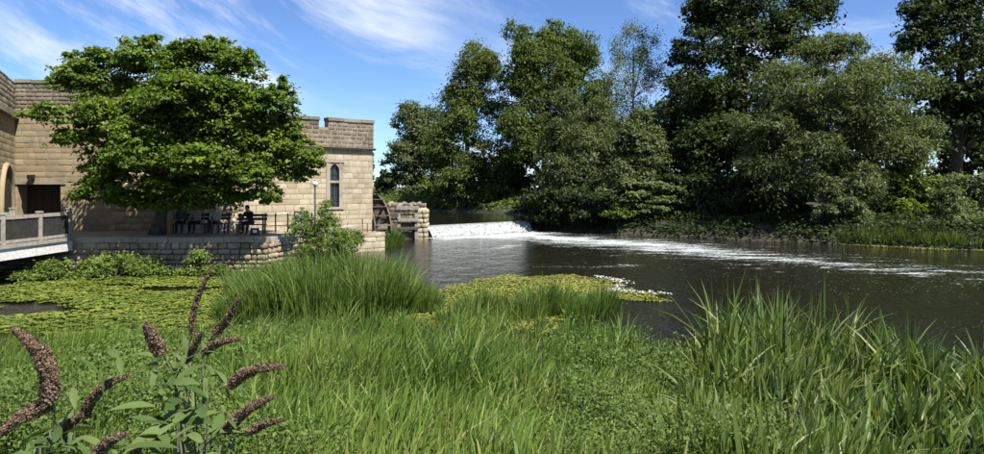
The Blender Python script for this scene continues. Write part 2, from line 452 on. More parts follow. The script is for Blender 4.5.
def water_mat(foamy=True, name='river_water'):
    m, t, o = new_mat(name)
    pos = geo_pos(t)
    p = N(t, 'ShaderNodeBsdfPrincipled')
    p.inputs['Base Color'].default_value = (.009, .008, .005, 1)
    p.inputs['Roughness'].default_value = .06; p.inputs['IOR'].default_value = 1.33
    mp1 = N(t, 'ShaderNodeMapping'); mp1.inputs['Rotation'].default_value = (0, 0, R(40)); mp1.inputs['Scale'].default_value = (1.0, .55, 1)
    LK(t, pos, mp1.inputs['Vector'])
    h = MATH(t, 'ADD', noise(t, 1.5, 5, .6, vec=mp1.outputs[0], dist=.5), MATH(t, 'MULTIPLY', noise(t, 9, 3, .6, vec=mp1.outputs[0]), .35))
    LK(t, bump(t, h, .6 if foamy else .3, .11 if foamy else .06), p.inputs['Normal'])
    if not foamy:
        LK(t, p.outputs[0], o.inputs[0]); return m
    a = N(t, 'ShaderNodeAttribute', attribute_name='tint')
    mp2 = N(t, 'ShaderNodeMapping'); mp2.inputs['Rotation'].default_value = (0, 0, R(52)); mp2.inputs['Scale'].default_value = (.55, 1.7, 1)
    LK(t, pos, mp2.inputs['Vector'])
    nf = MATH(t, 'ADD', MATH(t, 'MULTIPLY', noise(t, .8, 7, .72, vec=mp2.outputs[0], dist=.6), .62), MATH(t, 'MULTIPLY', noise(t, 6.5, 4, .7, vec=pos), .38))
    nf = MATH(t, 'ADD', MATH(t, 'MULTIPLY', MATH(t, 'SUBTRACT', nf, .5), 2.3), .5)
    thr = MATH(t, 'SUBTRACT', .98, MATH(t, 'MULTIPLY', a.outputs['Fac'], .80))
    fm = N(t, 'ShaderNodeMapRange', interpolation_type='SMOOTHSTEP')
    LK(t, nf, fm.inputs[0]); LK(t, thr, fm.inputs[1]); LK(t, MATH(t, 'ADD', thr, .22), fm.inputs[2])
    # small pale flecks: drifting froth, and sun sparkle on ripples painted as colour
    vor = N(t, 'ShaderNodeTexVoronoi'); vor.inputs['Scale'].default_value = 5.5; LK(t, pos, vor.inputs['Vector'])
    fl = MATH(t, 'LESS_THAN', vor.outputs['Distance'], MATH(t, 'MULTIPLY', MATH(t, 'SUBTRACT', MATH(t, 'ADD', noise(t, .55, 3, vec=pos), MATH(t, 'MULTIPLY', a.outputs['Fac'], .5)), .34, clamp=True), .42))
    foam = MATH(t, 'MAXIMUM', MATH(t, 'MULTIPLY', fm.outputs[0], .9), MATH(t, 'MULTIPLY', fl, .24))
    d = N(t, 'ShaderNodeBsdfDiffuse'); d.inputs[0].default_value = (.36, .38, .38, 1)
    mx = N(t, 'ShaderNodeMixShader'); LK(t, foam, mx.inputs[0]); LK(t, p.outputs[0], mx.inputs[1]); LK(t, d.outputs[0], mx.inputs[2])
    LK(t, mx.outputs[0], o.inputs[0])
    return m

wx = axis([(-46, -10, 4), (-10, 30, .3), (30, 60, 2), (60, 150, 10)])
wy = axis([(-30, 10, 4), (10, 56, .3)])
WX, WY = np.meshgrid(wx, wy)
foot_d, _ = dist_polyline(np.array([WEIR_A + (.4, -.6), WEIR_B + (.4, -.6)]), WX, WY)
st_d, st_s = dist_polyline(np.array([(0.5, 50), (4, 46.5), (9, 41.5), (11.5, 36.5), (15, 31.5), (19, 27), (26, 22.)]), WX, WY)
ed_d, ed_s = dist_polyline(np.array([(1, 40.), (-2, 36), (-2.2, 32), (1, 29.5), (6, 30)]), WX, WY)
foam = 1.0 * np.exp(-(foot_d / 1.6) ** 1.3) + (.52 * np.exp(-(st_d / 6.5) ** 2) + .16 * np.exp(-(st_d / 1.6) ** 2)) * np.clip(1.3 - st_s / 40, 0, 1) \
     + .20 * np.exp(-(st_d / 10) ** 2) + .40 * np.exp(-(ed_d / 1.0) ** 2)
foam *= smooth01(-6, -3, WX)
river = link('river', mesh_np('river', np.stack([WX.ravel(), WY.ravel(), 0 * WX.ravel()], 1), grid_faces(len(wx), len(wy)), tint=np.clip(foam, 0, 1.2).ravel()), water_mat())
tag(river, kind='structure')

ub = MB()
U = [(WEIR_A[0], WEIR_A[1]), (WEIR_B[0], WEIR_B[1]), (9, 60), (9, 125), (-50, 125), (-50, 48), (-10, 47)]
ub.add([(x, y, UPPER) for x, y in U], [tuple(range(len(U)))])
uw = ub.build('water', water_mat(False, 'millpond_water'))
tag(uw, kind='structure')

# weir: stone sill, concrete apron and the sheet of falling water
weir = empty('weir', (float(WEIR_A[0]), float(WEIR_A[1]), 0), label='long low weir with white water pouring over its sill', cat='weir')
wd = (WEIR_B - WEIR_A) / np.linalg.norm(WEIR_B - WEIR_A); wn = np.array([wd[1], -wd[0]]); wl = np.linalg.norm(WEIR_B - WEIR_A)
def wpt(u, v, z):   # local to the weir empty
    q = wd * u + wn * v
    return (q[0], q[1], z)
sb = MB()
prof = [(.02, -.9), (.02, UPPER - .06), (.22, UPPER - .09), (.62, -.1), (.62, -.9)]
sb.add([wpt(-.3, a, b) for a, b in prof] + [wpt(wl + .4, a, b) for a, b in prof], [(0, 1, 6, 5), (1, 2, 7, 6), (2, 3, 8, 7), (3, 4, 9, 8), (4, 3, 2, 1, 0), (5, 6, 7, 8, 9)])
sb.build('sill', M['mortar_dark'], weir)
def fall_mat():
    m, t, o = new_mat('white_water')
    tcx = N(t, 'ShaderNodeAttribute', attribute_name='tint')
    pos = geo_pos(t)
    mp = N(t, 'ShaderNodeMapping'); mp.inputs['Scale'].default_value = (6, 6, .35); LK(t, pos, mp.inputs['Vector'])
    f = N(t, 'ShaderNodeMapRange'); f.inputs[1].default_value = .36; f.inputs[2].default_value = .68
    LK(t, noise(t, 1.3, 5, .6, vec=mp.outputs[0]), f.inputs[0])
    p = N(t, 'ShaderNodeBsdfPrincipled'); p.inputs['Roughness'].default_value = .35
    fac = MATH(t, 'MULTIPLY', f.outputs[0], tcx.outputs['Fac'], clamp=True)
    LK(t, mixc(t, fac, (.10, .11, .105), (.38, .395, .40)), p.inputs['Base Color'])
    LK(t, bump(t, noise(t, 5, 4, vec=mp.outputs[0]), .6, .06), p.inputs['Normal'])
    LK(t, p.outputs[0], o.inputs[0])
    return m
nu, nv = 160, 9
fv, ft = [], []
for i in range(nu):
    u = -.15 + (wl + .3) * i / (nu - 1)
    for j in range(nv):
        s = j / (nv - 1)
        v = .0 + .85 * s + .06 * math.sin(u * 9 + s * 3) * s + .05 * rng.standard_normal() * s
        z = UPPER + .012 - (UPPER + .0) * max(0, s - .12) ** 1.5 / .88 ** 1.5 + (.05 * math.sin(u * 5.1 + 1.3) + .04 * rng.standard_normal()) * s
        fv.append(wpt(u, v, max(z, .01))); ft.append(min(1.3, .25 + 2.2 * s))
I, J = np.meshgrid(np.arange(nu - 1), np.arange(nv - 1)); b = (I * nv + J).ravel()
fo = link('falling_water', mesh_np('falling_water', np.array(fv), np.stack([b, b + nv, b + nv + 1, b + 1], 1), tint=ft, smooth=True), fall_mat(), weir)
# lumpy froth at the foot
fr_v, fr_f = [], []
for k in range(220):
    u = rng.uniform(-.2, wl + .3); v = .75 + abs(rng.normal(0, .55)); r = rng.uniform(.06, .2) * math.exp(-(v - .75) * .5)
    q = wd * u + wn * v; b0 = len(fr_v)
    n = 6
    for a in range(n):
        an = 6.283 * a / n + rng.uniform(-.3, .3)
        fr_v.append((q[0] + math.cos(an) * r * 1.6, q[1] + math.sin(an) * r * 1.3, -.01))
    fr_v.append((q[0], q[1], r * rng.uniform(.4, .9)))
    fr_f += [(b0 + a, b0 + (a + 1) % n, b0 + n) for a in range(n)]
fm_o = link('froth', mesh_np('froth', np.array(fr_v), np.array(fr_f), tint=np.full(len(fr_v), 1.3), smooth=True), fo.data.materials[0], weir)
fm_o['kind'] = 'stuff'

# ------------------------------------------------------------------ masonry
def stone_variant(name, k, rough):
    r = np.random.default_rng(100 + k)
    o = np.array([(-.5, -.5), (0, -.5), (.5, -.5), (.5, 0), (.5, .5), (0, .5), (-.5, .5), (-.5, 0)])
    ins = .955 - .05 * rough
    V = []
    for p in o:   # back ring (at y=0), middle ring, front ring
        q = p * (.985) + r.uniform(-1, 1, 2) * .02 * rough
        V.append((q[0], 0, q[1]))
    for p in o:
        c = 1 - (.14 * rough if abs(p[0]) + abs(p[1]) > .9 else .02 * rough)
        q = p * ins * c + r.uniform(-1, 1, 2) * .025 * rough
        V.append((q[0], -(1 - .15 * rough) + r.uniform(-.14, .14) * rough, q[1]))
    V.append((0, -1 + r.uniform(-.15, .15) * rough, 0))
    Fq = np.array([(i, (i + 1) % 8, 8 + (i + 1) % 8, 8 + i) for i in range(8)])
    Ft = np.array([(8 + i, 8 + (i + 1) % 8, 16) for i in range(8)])
    return np.array(V), Fq, Ft
VAR_A = [stone_variant('ashlar', k, .35) for k in range(6)]
VAR_R = [stone_variant('rubble', k + 20, 1.0) for k in range(8)]
_cache = {}
def var_mesh(key, var, mat):
    kk = (key, mat.name)
    if kk not in _cache:
        V, q, t = var
        me = mesh_np('stone', V, [q, t]); me.materials.append(mat); _cache[kk] = me
    return _cache[kk]

def courses(u0, u1, z0, z1, ch, sw, holes=(), seed=0, jitter=.12):
    """list of stones (u, z, w, h) in courses, keeping clear of the holes (u0,u1,z0,z1)"""
    r = np.random.default_rng(seed); L = []
    z = z0
    while z < z1 - .05:
        h = min(ch * r.uniform(.8, 1.2), z1 - z)
        if z1 - z - h < .12: h = z1 - z
        segs = [(u0, u1)]
        for a, b, c, d in holes:
            if z + h > c + .02 and z < d - .02:
                ns = []
                for s, e in segs:
                    if b <= s or a >= e: ns.append((s, e)); continue
                    if a > s: ns.append((s, a))
                    if b < e: ns.append((b, e))
                segs = ns
        for s, e in segs:
            u = s
            while u < e - .02:
                w = min(sw * r.uniform(.6, 1.5), e - u)
                if e - u - w < .18: w = e - u
                L.append((u + w / 2, z + h / 2, w, h)); u += w
        z += h
    return L

def lay_stones(stones, P0, d, n, mat, parent, keep=None, depth=.05, rubble=False, seed=0, limit=300, gap=.009):
    """P0: 2D point; stones become children of parent; those outside keep(u,z) or past the limit join into one part"""
    r = np.random.default_rng(seed + 5)
    VAR = VAR_R if rubble else VAR_A
    ang = math.atan2(d[1], d[0])
    rest_v, rest_q, rest_t, tint = [], [], [], []
    nb = 0; cnt = 0
    order = sorted(stones, key=lambda s: -s[2] * s[3]) if len(stones) > limit else stones
    for u, z, w, h in order:
        k = int(r.integers(len(VAR)))
        dep = depth * r.uniform(.55, 1.35)
        sw, sh = max(w - gap, .03), max(h - gap, .03)
        x, y = P0[0] + d[0] * u, P0[1] + d[1] * u
        if cnt < limit and (keep is None or keep(u, z)):
            o = bpy.data.objects.new('stone', var_mesh((rubble, k), VAR[k], mat))
            o.location = (x - n[0] * .02, y - n[1] * .02, z); o.rotation_euler = (0, 0, ang); o.scale = (sw, dep + .02, sh)
            o.parent = parent; C.objects.link(o); cnt += 1
        else:
            V, q, t = VAR[k]
            S = V * np.array([sw, dep + .02, sh])
            c, s = math.cos(ang), math.sin(ang)
            Wv = np.stack([x - n[0] * .02 + c * S[:, 0] - s * S[:, 1], y - n[1] * .02 + s * S[:, 0] + c * S[:, 1], z + S[:, 2]], 1)
            rest_v.append(Wv); rest_q.append(q + nb); rest_t.append(t + nb); tint.append(np.full(len(V), r.uniform())); nb += len(V)
    if rest_v:
        o = link('stonework', mesh_np('stonework', np.concatenate(rest_v), [np.concatenate(rest_q), np.concatenate(rest_t)], tint=np.concatenate(tint)), mat, parent)
        o['kind'] = 'stuff'
    return cnt

def wall_core(P0, d, n, u0, u1, z0, z1, thick, holes=()):
    """solid backing with rectangular openings"""
    mb = MB(); ang = math.atan2(d[1], d[0])
    zs = sorted({z0, z1} | {h[2] for h in holes} | {h[3] for h in holes})
    for a, b in zip(zs[:-1], zs[1:]):
        segs = [(u0, u1)]
        for h in holes:
            if b > h[2] + 1e-4 and a < h[3] - 1e-4:
                ns = []
                for s, e in segs:
                    if h[1] <= s or h[0] >= e: ns.append((s, e)); continue
                    if h[0] > s: ns.append((s, h[0]))
                    if h[1] < e: ns.append((h[1], e))
                segs = ns
        for s, e in segs:
            um = (s + e) / 2
            x = P0[0] + d[0] * um - n[0] * thick / 2; y = P0[1] + d[1] * um - n[1] * thick / 2
            mb.box(x, y, (a + b) / 2, e - s, thick, b - a, ang)
    return mb

TER = 1.40
# --- mill house (crenellated block by the river)
mill = empty('mill_house', (0, 0, 0), label='crenellated sandstone mill house with a tall lancet window by the weir', cat='building')
ML = 10.5                                           # length of its front wall
MP0 = CN - FD * ML                                  # left end
WU = ML - 2.34                                      # window centre along wall
hole = (WU - .36, WU + .36, 2.42, 4.82)
zc, ztop = 5.55, 7.15
wall = wall_core(MP0, FD, FN, 0, ML, .0, zc, .7, [hole]).build('wall', M['mortar'], mill)
lay_stones(courses(0, ML, 1.15, zc, .30, .58, [hole], 1), MP0, FD, FN, M['stone'], wall, keep=lambda u, z: u > 3.0, seed=1, depth=.012, gap=.006)
# river-side wall and back, so the block is a building from any side
BD = np.array([-.643, .766])
RW0 = CN + BD * .7
rs = MB()
def wbox(mb, P0, d, n, u0, u1, z0, z1, thick):
    um = (u0 + u1) / 2
    mb.box(P0[0] + d[0] * um - n[0] * thick / 2, P0[1] + d[1] * um - n[1] * thick / 2, (z0 + z1) / 2, u1 - u0, thick, z1 - z0, math.atan2(d[1], d[0]))
wbox(rs, CN, BD, FD, .7, 8, 0, zc, .7); wbox(rs, CN + BD * 8, -FD, BD, .0, ML, 0, zc, .7); wbox(rs, MP0, BD, -FD, .7, 7.3, 0, zc, .7)
rside = rs.build('wall', M['mortar'], mill)
lay_stones(courses(0.02, 8, .6, zc, .30, .6, (), 2), CN, BD, FD, M['stone'], rside, seed=2, depth=.025, limit=120)
# string course and parapet
par = MB()
def pcore(P0, d, n, u0, u1):
    wbox(par, P0, d, n, u0, u1, zc, 6.68, .45)
pcore(MP0 + FN * .04, FD, FN, -.04, ML + .04)
pcore(CN + FD * .04 + BD * .41, BD, FD, 0, 7.6)
merl = []
gaps = [(ML - 3.25, ML - 2.72), (ML - 6.4, ML - 5.8), (ML - 9.4, ML - 8.8)]
edges = [-.04] + [g for gg in sorted(gaps) for g in gg] + [ML + .04]
for a, b in zip(edges[0::2], edges[1::2]):
    wbox(par, MP0 + FN * .04, FD, FN, a, b, 6.68, ztop, .45); merl.append((a, b))
for a, b in ((.5, 2.6), (3.3, 5.2), (5.9, 7.6)):
    wbox(par, CN + FD * .04, BD, FD, a, b, 6.68, ztop, .45)
parapet = par.build('parapet', M['mortar'], mill)
ph = [(a, b, 6.68, 9) for a, b in zip(edges[1:-1:2], edges[2:-1:2])]
st = courses(-.04, ML + .04, zc + .12, ztop - .1, .23, .36, ph, 3)
lay_stones(st, MP0 + FN * .04, FD, FN, M['parapet'], parapet, keep=lambda u, z: u > 4.5, seed=3, depth=.03, rubble=True, limit=300, gap=.01)
for a, b in merl:
    u = a - .04
    while u < b - .05:
        w = min(rng.uniform(.6, 1.1), b + .04 - u)
        if b + .04 - u - w < .25: w = b + .04 - u
        cb = MB(); q = MP0 + FN * .04 + FD * (u + w / 2) - FN * .2
        cb.box(q[0], q[1], ztop + rng.uniform(-.03, .02), w - .015, .56, .17, math.atan2(FD[1], FD[0]) + rng.uniform(-.01, .01))
        cb.build('coping_stone', M['parapet'], parapet); u += w
sc = MB(); ang = math.atan2(FD[1], FD[0])
u = -.1
while u < ML + .1:
    w = min(rng.uniform(.8, 1.3), ML + .12 - u)
    q = MP0 + FD * (u + w / 2) + FN * .06
    cb = MB(); cb.box(q[0], q[1], zc + .045, w - .008, .24, .12, ang); cb.box(q[0] + FN[0] * .05, q[1] + FN[1] * .05, zc + .085, w - .008, .24, .035, ang)
    cb.build('string_course_stone', M['parapet'], parapet); u += w
roof = MB(); q = CN - FD * ML / 2 + BD * 4
roof.box(q[0], q[1], zc + .75, ML - .9, 7.0, .12, ang); roof.build('roof', M['mortar_dark'], mill)

# lancet window
def flocal(u, out_, z):
    q = MP0 + FD * u + FN * out_
    return (q[0], q[1], z)
win = MB()
win.add([flocal(WU - .27, -.16, 2.42), flocal(WU + .27, -.16, 2.42), flocal(WU + .27, -.16, 4.82), flocal(WU - .27, -.16, 4.82)], [(0, 1, 2, 3)])
def arch_pts(hw, zb, zs, zt, n=7):
    L = [(-hw, zb), (hw, zb)]
    for k in range(n):
        a = k / (n - 1) * math.pi
        L.append((hw * math.cos(a), zs + (zt - zs) * math.sin(a) ** .8))
    return L
wf = MB()
# surround: jambs, sill, transom and an arched head cut from one slab
def slab(mb, poly, o0, o1):
    n = len(poly)
    mb.add([flocal(WU + x * 1.35, o0, z) for x, z in poly] + [flocal(WU + x * 1.35, o1, z) for x, z in poly],
           [tuple(range(n)), tuple(range(2 * n - 1, n - 1, -1))] + [((i + 1) % n, i, n + i, n + (i + 1) % n) for i in range(n)])
slab(wf, [(-.36, 2.42), (-.2, 2.42), (-.2, 4.82), (-.36, 4.82)], .045, -.2)
slab(wf, [(.2, 2.42), (.36, 2.42), (.36, 4.82), (.2, 4.82)], .045, -.2)
slab(wf, [(-.2, 3.72), (.2, 3.72), (.2, 3.84), (-.2, 3.84)], .02, -.2)
slab(wf, [(-.40, 2.30), (.40, 2.30), (.40, 2.42), (-.40, 2.42)], .085, -.2)
for sgn in (-1, 1):
    hp = [(sgn * .2, 4.82), (sgn * .2, 4.42), (sgn * .185, 4.52), (sgn * .14, 4.63), (sgn * .07, 4.71), (0, 4.745), (0, 4.82)]
    slab(wf, hp if sgn > 0 else hp[::-1], .02, -.2)
slab(wf, [(-.42, 4.82), (.42, 4.82), (.42, 4.92), (-.42, 4.92)], .075, -.2)
window = wf.build('window', M['coping'], mill)
for z0_, z1_ in ((2.42, 3.72), (3.84, 4.76)):
    pn = MB(); slab(pn, [(-.2, z0_), (.2, z0_), (.2, z1_), (-.2, z1_)], -.13, -.16); pn.build('pane', M['glass'], window)
    for zb in np.arange(z0_ + .3, z1_ - .1, .32):
        lb = MB(); slab(lb, [(-.2, zb), (.2, zb), (.2, zb + .02), (-.2, zb + .02)], -.115, -.135); lb.build('glazing_bar', M['iron'], window)
    lb = MB(); slab(lb, [(-.01, z0_), (.01, z0_), (.01, z1_), (-.01, z1_)], -.11, -.129); lb.build('glazing_bar', M['iron'], window)

# --- castle range on the left: wall facing the camera plus a return wall at the frame edge
castle = empty('castle_range', (0, 0, 0), label='tall old sandstone wall with a dark doorway at the bridge end', cat='building')
LJ = np.array([-12.2, 33.2]); LL = np.array([-23.05, 32.7])
ld = (LJ - LL) / np.linalg.norm(LJ - LL); ln = np.array([ld[1], -ld[0]]); llen = np.linalg.norm(LJ - LL)
dh = (.12, 2.15, TER - .4, 3.62)
LT = 8.55
cw = wall_core(LL, ld, ln, -.8, llen, 0, LT, .9, [dh]).build('wall', M['mortar'], castle)
lay_stones(courses(0.0, llen, TER, 7.3, .28, .52, [dh, (.0, 2.4, 3.62, 3.92)], 7), LL, ld, ln, M['stone_old'], cw, keep=lambda u, z: u < 5, seed=7, depth=.012, gap=.006)
lay_stones(courses(0.0, llen, 7.3, LT, .2, .36, (), 8), LL, ld, ln, M['parapet'], cw, keep=lambda u, z: u < 4, seed=8, depth=.035, rubble=True, limit=150)
lt = MB(); wbox(lt, LL + ln * .05, ld, ln, .0, 2.4, 3.63, 3.91, .5); lt.build('lintel', M['coping'], castle)
dr = MB(); wbox(dr, LL - ln * .75, ld, ln, .12, 2.15, TER, 3.62, .1); door = dr.build('door', M['door'], castle)
for k in range(5):
    pb = MB(); wbox(pb, LL - ln * .725, ld, ln, .14 + .4 * k, .14 + .4 * k + .385, TER + .02, 3.58, .03); pb.build('plank', M['door'], door)
u = 0
while u < llen:
    w = rng.uniform(.6, 1.2); w = min(w, llen - u) if llen - u - w > .2 else llen - u
    cb = MB(); q = LL + ld * (u + w / 2) - ln * .4
    cb.box(q[0], q[1], LT + .06 + rng.uniform(-.04, .03), w - .02, .95, .16, math.atan2(ld[1], ld[0])); cb.build('coping_stone', M['parapet'], castle); u += w
fl = MB(); q = LL + ld * 1.0 + ln * .12
fl.box(q[0] - .12, q[1] - .08, 3.98, .26, .22, .2); fl.tube([(q[0] - .12, q[1] + .1, 4.0), (q[0] - .12, q[1] - .02, 4.05)], .03, 6)
fl.build('flood_lamp', M['iron'], castle)
# return wall
RT0 = LL; RT1 = np.array([-18.3, 24.2]); rd = (RT1 - RT0) / np.linalg.norm(RT1 - RT0)
rd = np.array([(-20.55) - LL[0], 27.9 - LL[1]]); rd /= np.linalg.norm(rd); rn = np.array([-rd[1], rd[0]])
rlen = 7.2
tw = wall_core(LL, rd, rn, 0.02, rlen, -.5, LT, .9).build('return_wall', M['mortar'], castle)
lay_stones(courses(0, rlen - .05, TER, 6.75, .28, .52, (), 9), LL + rd * rlen, -rd, rn, M['stone_old'], tw, keep=lambda u, z: u > 1.6, seed=9, depth=.012, gap=.006)
lay_stones(courses(0, rlen - .05, 6.98, LT, .22, .36, (), 10), LL + rd * rlen, -rd, rn, M['parapet'], tw, seed=10, depth=.035, rubble=True, limit=100)
scb = MB(); wbox(scb, LL + rn * .2, rd, rn, .0, rlen, 6.76, 6.97, .4); scb.build('string_course', M['parapet'], tw)
# dark pointed arch moulding on the return wall
am = MB(); pts = []
for k in range(11):
    a = k / 10 * math.pi
    pts.append((2.6 - 1.5 * math.cos(a), 2.2 + 2.3 * math.sin(a) ** .8))
pts = [(1.1, TER)] + pts + [(4.1, TER)]
am.tube([(LL[0] + rd[0] * u_ + rn[0] * .06, LL[1] + rd[1] * u_ + rn[1] * .06, z_) for u_, z_ in pts], .13, 6)
am.build('arch_moulding', M['stone_old'], tw, True)
rc = MB(); a0 = [(LL[0] + rd[0] * u_ + rn[0] * .055, LL[1] + rd[1] * u_ + rn[1] * .055, z_) for u_, z_ in pts]
rc.add(a0, [tuple(range(len(a0)))]); rc.build('arch_infill', M['door'], tw)

# --- terrace with its river wall
terrace = empty('terrace', (0, 0, 0), label='paved riverside terrace held up by a rough rubble river wall', cat='terrace')
tp = [(-20.6, 28.05), (-17.4, 28.05), (-9.35, 28.45), (-7.15, 36.95), (-8.0, 36.9), (-14.6, 31.3), (-12.3, 33.1), (-23.0, 32.6)]
tb = MB(); n = len(tp)
tp = [(-20.6, 28.1), (-17.4, 28.1), (-9.35, 28.5), (-7.2, 37.4), (-11, 36), (-13, 34), (-23.2, 34)]
n = len(tp)
tb.add([(x, y, TER - .02) for x, y in tp] + [(x, y, -.6) for x, y in tp], [tuple(range(n))] + [((i + 1) % n, i, n + i, n + (i + 1) % n) for i in range(n)])
tb.build('paving', M['paving'], terrace)
def river_wall(P0, P1, seed, keep=None, limit=300, top=TER - .22):
    d = (np.array(P1) - P0); L = np.linalg.norm(d); d = d / L; nn = np.array([d[1], -d[0]])
    core = wall_core(np.array(P0) + nn * .02, d, nn, 0, L, -.6, top, .4).build('wall', M['mortar_dark'], terrace)
    lay_stones(courses(0, L, -.15, top, .21, .38, (), seed, .3), np.array(P0) + nn * .02, d, nn, M['rubble'], core, rubble=True, depth=.10, seed=seed, limit=limit, gap=.018)
    u = 0
    while u < L:
        w = rng.uniform(.8, 1.5); w = min(w, L - u) if L - u - w > .3 else L - u
        q = np.array(P0) + d * (u + w / 2) + nn * (-.22 + rng.uniform(-.02, .02))
        cb = MB(); cb.box(q[0], q[1], TER - .11 + rng.uniform(-.012, .02), w - .02, .66, .23, math.atan2(d[1], d[0]) + rng.uniform(-.008, .008))
        cb.build('coping_stone', M['coping'], terrace); u += w
river_wall((-20.6, 28.02), (-9.4, 28.42), 21)
river_wall((-9.4, 28.42), (-7.15, 36.9), 22, limit=120)
# low plinth round the mill corner
plinth = empty('stone_plinth', (0, 0, 0), label='low pale stone plinth at the foot of the mill house corner', cat='plinth')
pb = MB(); pc = CN + FD * -1.55 + FN * .35
pb.box(pc[0], pc[1], .25, 3.6, 1.1, 1.5, ang)
pcore_o = pb.build('wall', M['mortar'], plinth)
Pp = CN + FD * .25 + FN * .9
lay_stones(courses(-3.6, 0, -.2, 1.0, .3, .6, (), 31), Pp, FD, FN, M['stone'], pcore_o, seed=31, depth=.03)
lay_stones(courses(0, 1.1, -.2, 1.0, .3, .5, (), 32), Pp, BD, FD, M['stone'], pcore_o, seed=32, depth=.03)
# iron stakes on the plinth
rail2 = empty('iron_railing', (0, 0, 0), label='short row of rusty iron stakes on the plinth by the mill corner', cat='railing')
for k in range(4):
    q = CN + FD * (-.95 + .3 * k) + FN * .55
    tb2 = MB(); tb2.tube([(q[0], q[1], 1.0), (q[0], q[1], 1.0 + (.75, .5, .7, .62)[k])], .022, 6); tb2.build('stake', M['iron'], rail2)
tb2 = MB(); a_, b_ = CN + FD * -.95 + FN * .55, CN + FD * -.05 + FN * .55
tb2.tube([(a_[0], a_[1], 1.12), (b_[0], b_[1], 1.12)], .014, 6); tb2.build('rail', M['iron'], rail2)

# ------------------------------------------------------------------ timber bridge at the left
bridge = empty('footbridge', (0, 0, 0), label='weathered timber footbridge with boarded railing and white edge beam', cat='bridge')
BX0, BX1, BY0, BY1 = -19.9, -17.35, 15.0, 28.1
y = BY0
while y < BY1 - .02:
    w = min(.26, BY1 - y)
    d_ = MB(); d_.box((BX0 + BX1) / 2, y + w / 2, TER - .035 + rng.uniform(-.006, .006), BX1 - BX0 + rng.uniform(0, .05), w - .015, .06); d_.build('plank', M['oak_grey'], bridge); y += w
for x in (BX0 + .1, BX1 - .1):
    d_ = MB(); d_.box(x, (BY0 + BY1) / 2, TER - .30, .16, BY1 - BY0 - .02, .44); bm_ = d_.build('edge_beam', M['white_paint'], bridge)
    d_ = MB(); d_.box(x + (.11 if x > -18.5 else -.11), (BY0 + BY1) / 2, TER - .035, .06, BY1 - BY0 - .02, .14); d_.build('kerb_board', M['oak_grey'], bridge)
posts_y = [27.95, 26.1, 24.1, 22.1, 20.1, 18.1, 16.1]
for x in (BX1 - .1, BX0 + .1):
    for yy in posts_y:
        d_ = MB(); hh = 1.2 if yy > 27 else 1.12
        d_.box(x, yy, TER + hh / 2 - .006, .15, .15, hh); d_.box(x, yy, TER + hh + .02, .19, .19, .06); d_.build('post', M['oak_grey'], bridge)
    for a_, b_ in zip(posts_y[1:], posts_y[:-1]):
        m_ = (a_ + b_) / 2; L_ = b_ - a_ - .15
        d_ = MB(); d_.box(x, m_, TER + 1.0, .10, L_, .13); d_.build('handrail', M['oak_grey'], bridge)
        d_ = MB(); d_.box(x, m_, TER + .12, .09, L_, .10); d_.build('bottom_rail', M['oak_grey'], bridge)
        d_ = MB(); d_.box(x, m_, TER + .55, .03, L_, .74); d_.build('panel', M['mesh_dark'], bridge)
d_ = MB(); d_.box(-18.6, 15.6, .2, 3.2, 1.6, 1.9); d_.build('pier', M['mortar_dark'], bridge)

# ------------------------------------------------------------------ lamp post, fence, notice board
lx, ly = (315 - 492) / F * 33.4, 33.4
lamp = empty('lamp_post', (lx, ly, TER), label='slim black lamp post with small white globe before the mill wall', cat='lamp post')
a_ = MB(); a_.tube([(0, 0, 0), (0, 0, .25), (0, 0, .3), (0, 0, 2.12)], [.075, .07, .045, .038], 10); a_.build('post', M['iron'], lamp, True)
a_ = MB(); a_.tube([(0, 0, 2.12), (0, 0, 2.15), (0, 0, 2.17)], [.05, .09, .04], 10); a_.build('collar', M['iron'], lamp)
a_ = MB(); a_.tube([(0, 0, 2.15 + .24 * t_) for t_ in (0, .1, .3, .5, .7, .9, 1)], [.05, .085, .125, .135, .125, .08, .03], 12); a_.build('globe', M['globe'], lamp, True)
a_ = MB(); a_.tube([(0, 0, 2.38), (0, 0, 2.42), (0, 0, 2.46)], [.06, .035, .008], 8); a_.build('finial', M['iron'], lamp)

f0 = np.array([-10.55, 31.2]); f1 = np.array([-8.6, 32.3])
fence = empty('iron_fence', (0, 0, 0), label='low dark iron fence with two rails beside the seated dark figure', cat='fence')
for k in range(5):
    q = f0 + (f1 - f0) * k / 4
    a_ = MB(); a_.box(q[0], q[1], TER + .42, .055, .055, .9); a_.build('post', M['iron'], fence)
for z_ in (.3, .78):
    for k in range(4):
        p_, q_ = f0 + (f1 - f0) * k / 4, f0 + (f1 - f0) * (k + 1) / 4
        a_ = MB(); a_.bar((p_[0], p_[1], TER + z_), (q_[0], q_[1], TER + z_), .03, .035); a_.build('rail', M['iron'], fence)
nb_ = np.array([-8.75, 31.0])
nb = empty('notice_board', (nb_[0], nb_[1], TER), R(25), 'small grey notice board on two dark legs beyond the iron fence', 'notice board')
a_ = MB(); a_.box(0, 0, .62, .5, .03, .62); a_.build('board', M['notice'], nb)
for s_ in (-.28, .28):
    a_ = MB(); a_.box(s_, 0, .5, .05, .05, 1.0); a_.build('leg', M['iron'], nb)
a_ = MB(); a_.box(0, 0, .955, .51, .05, .04); a_.build('top_rail', M['iron'], nb)

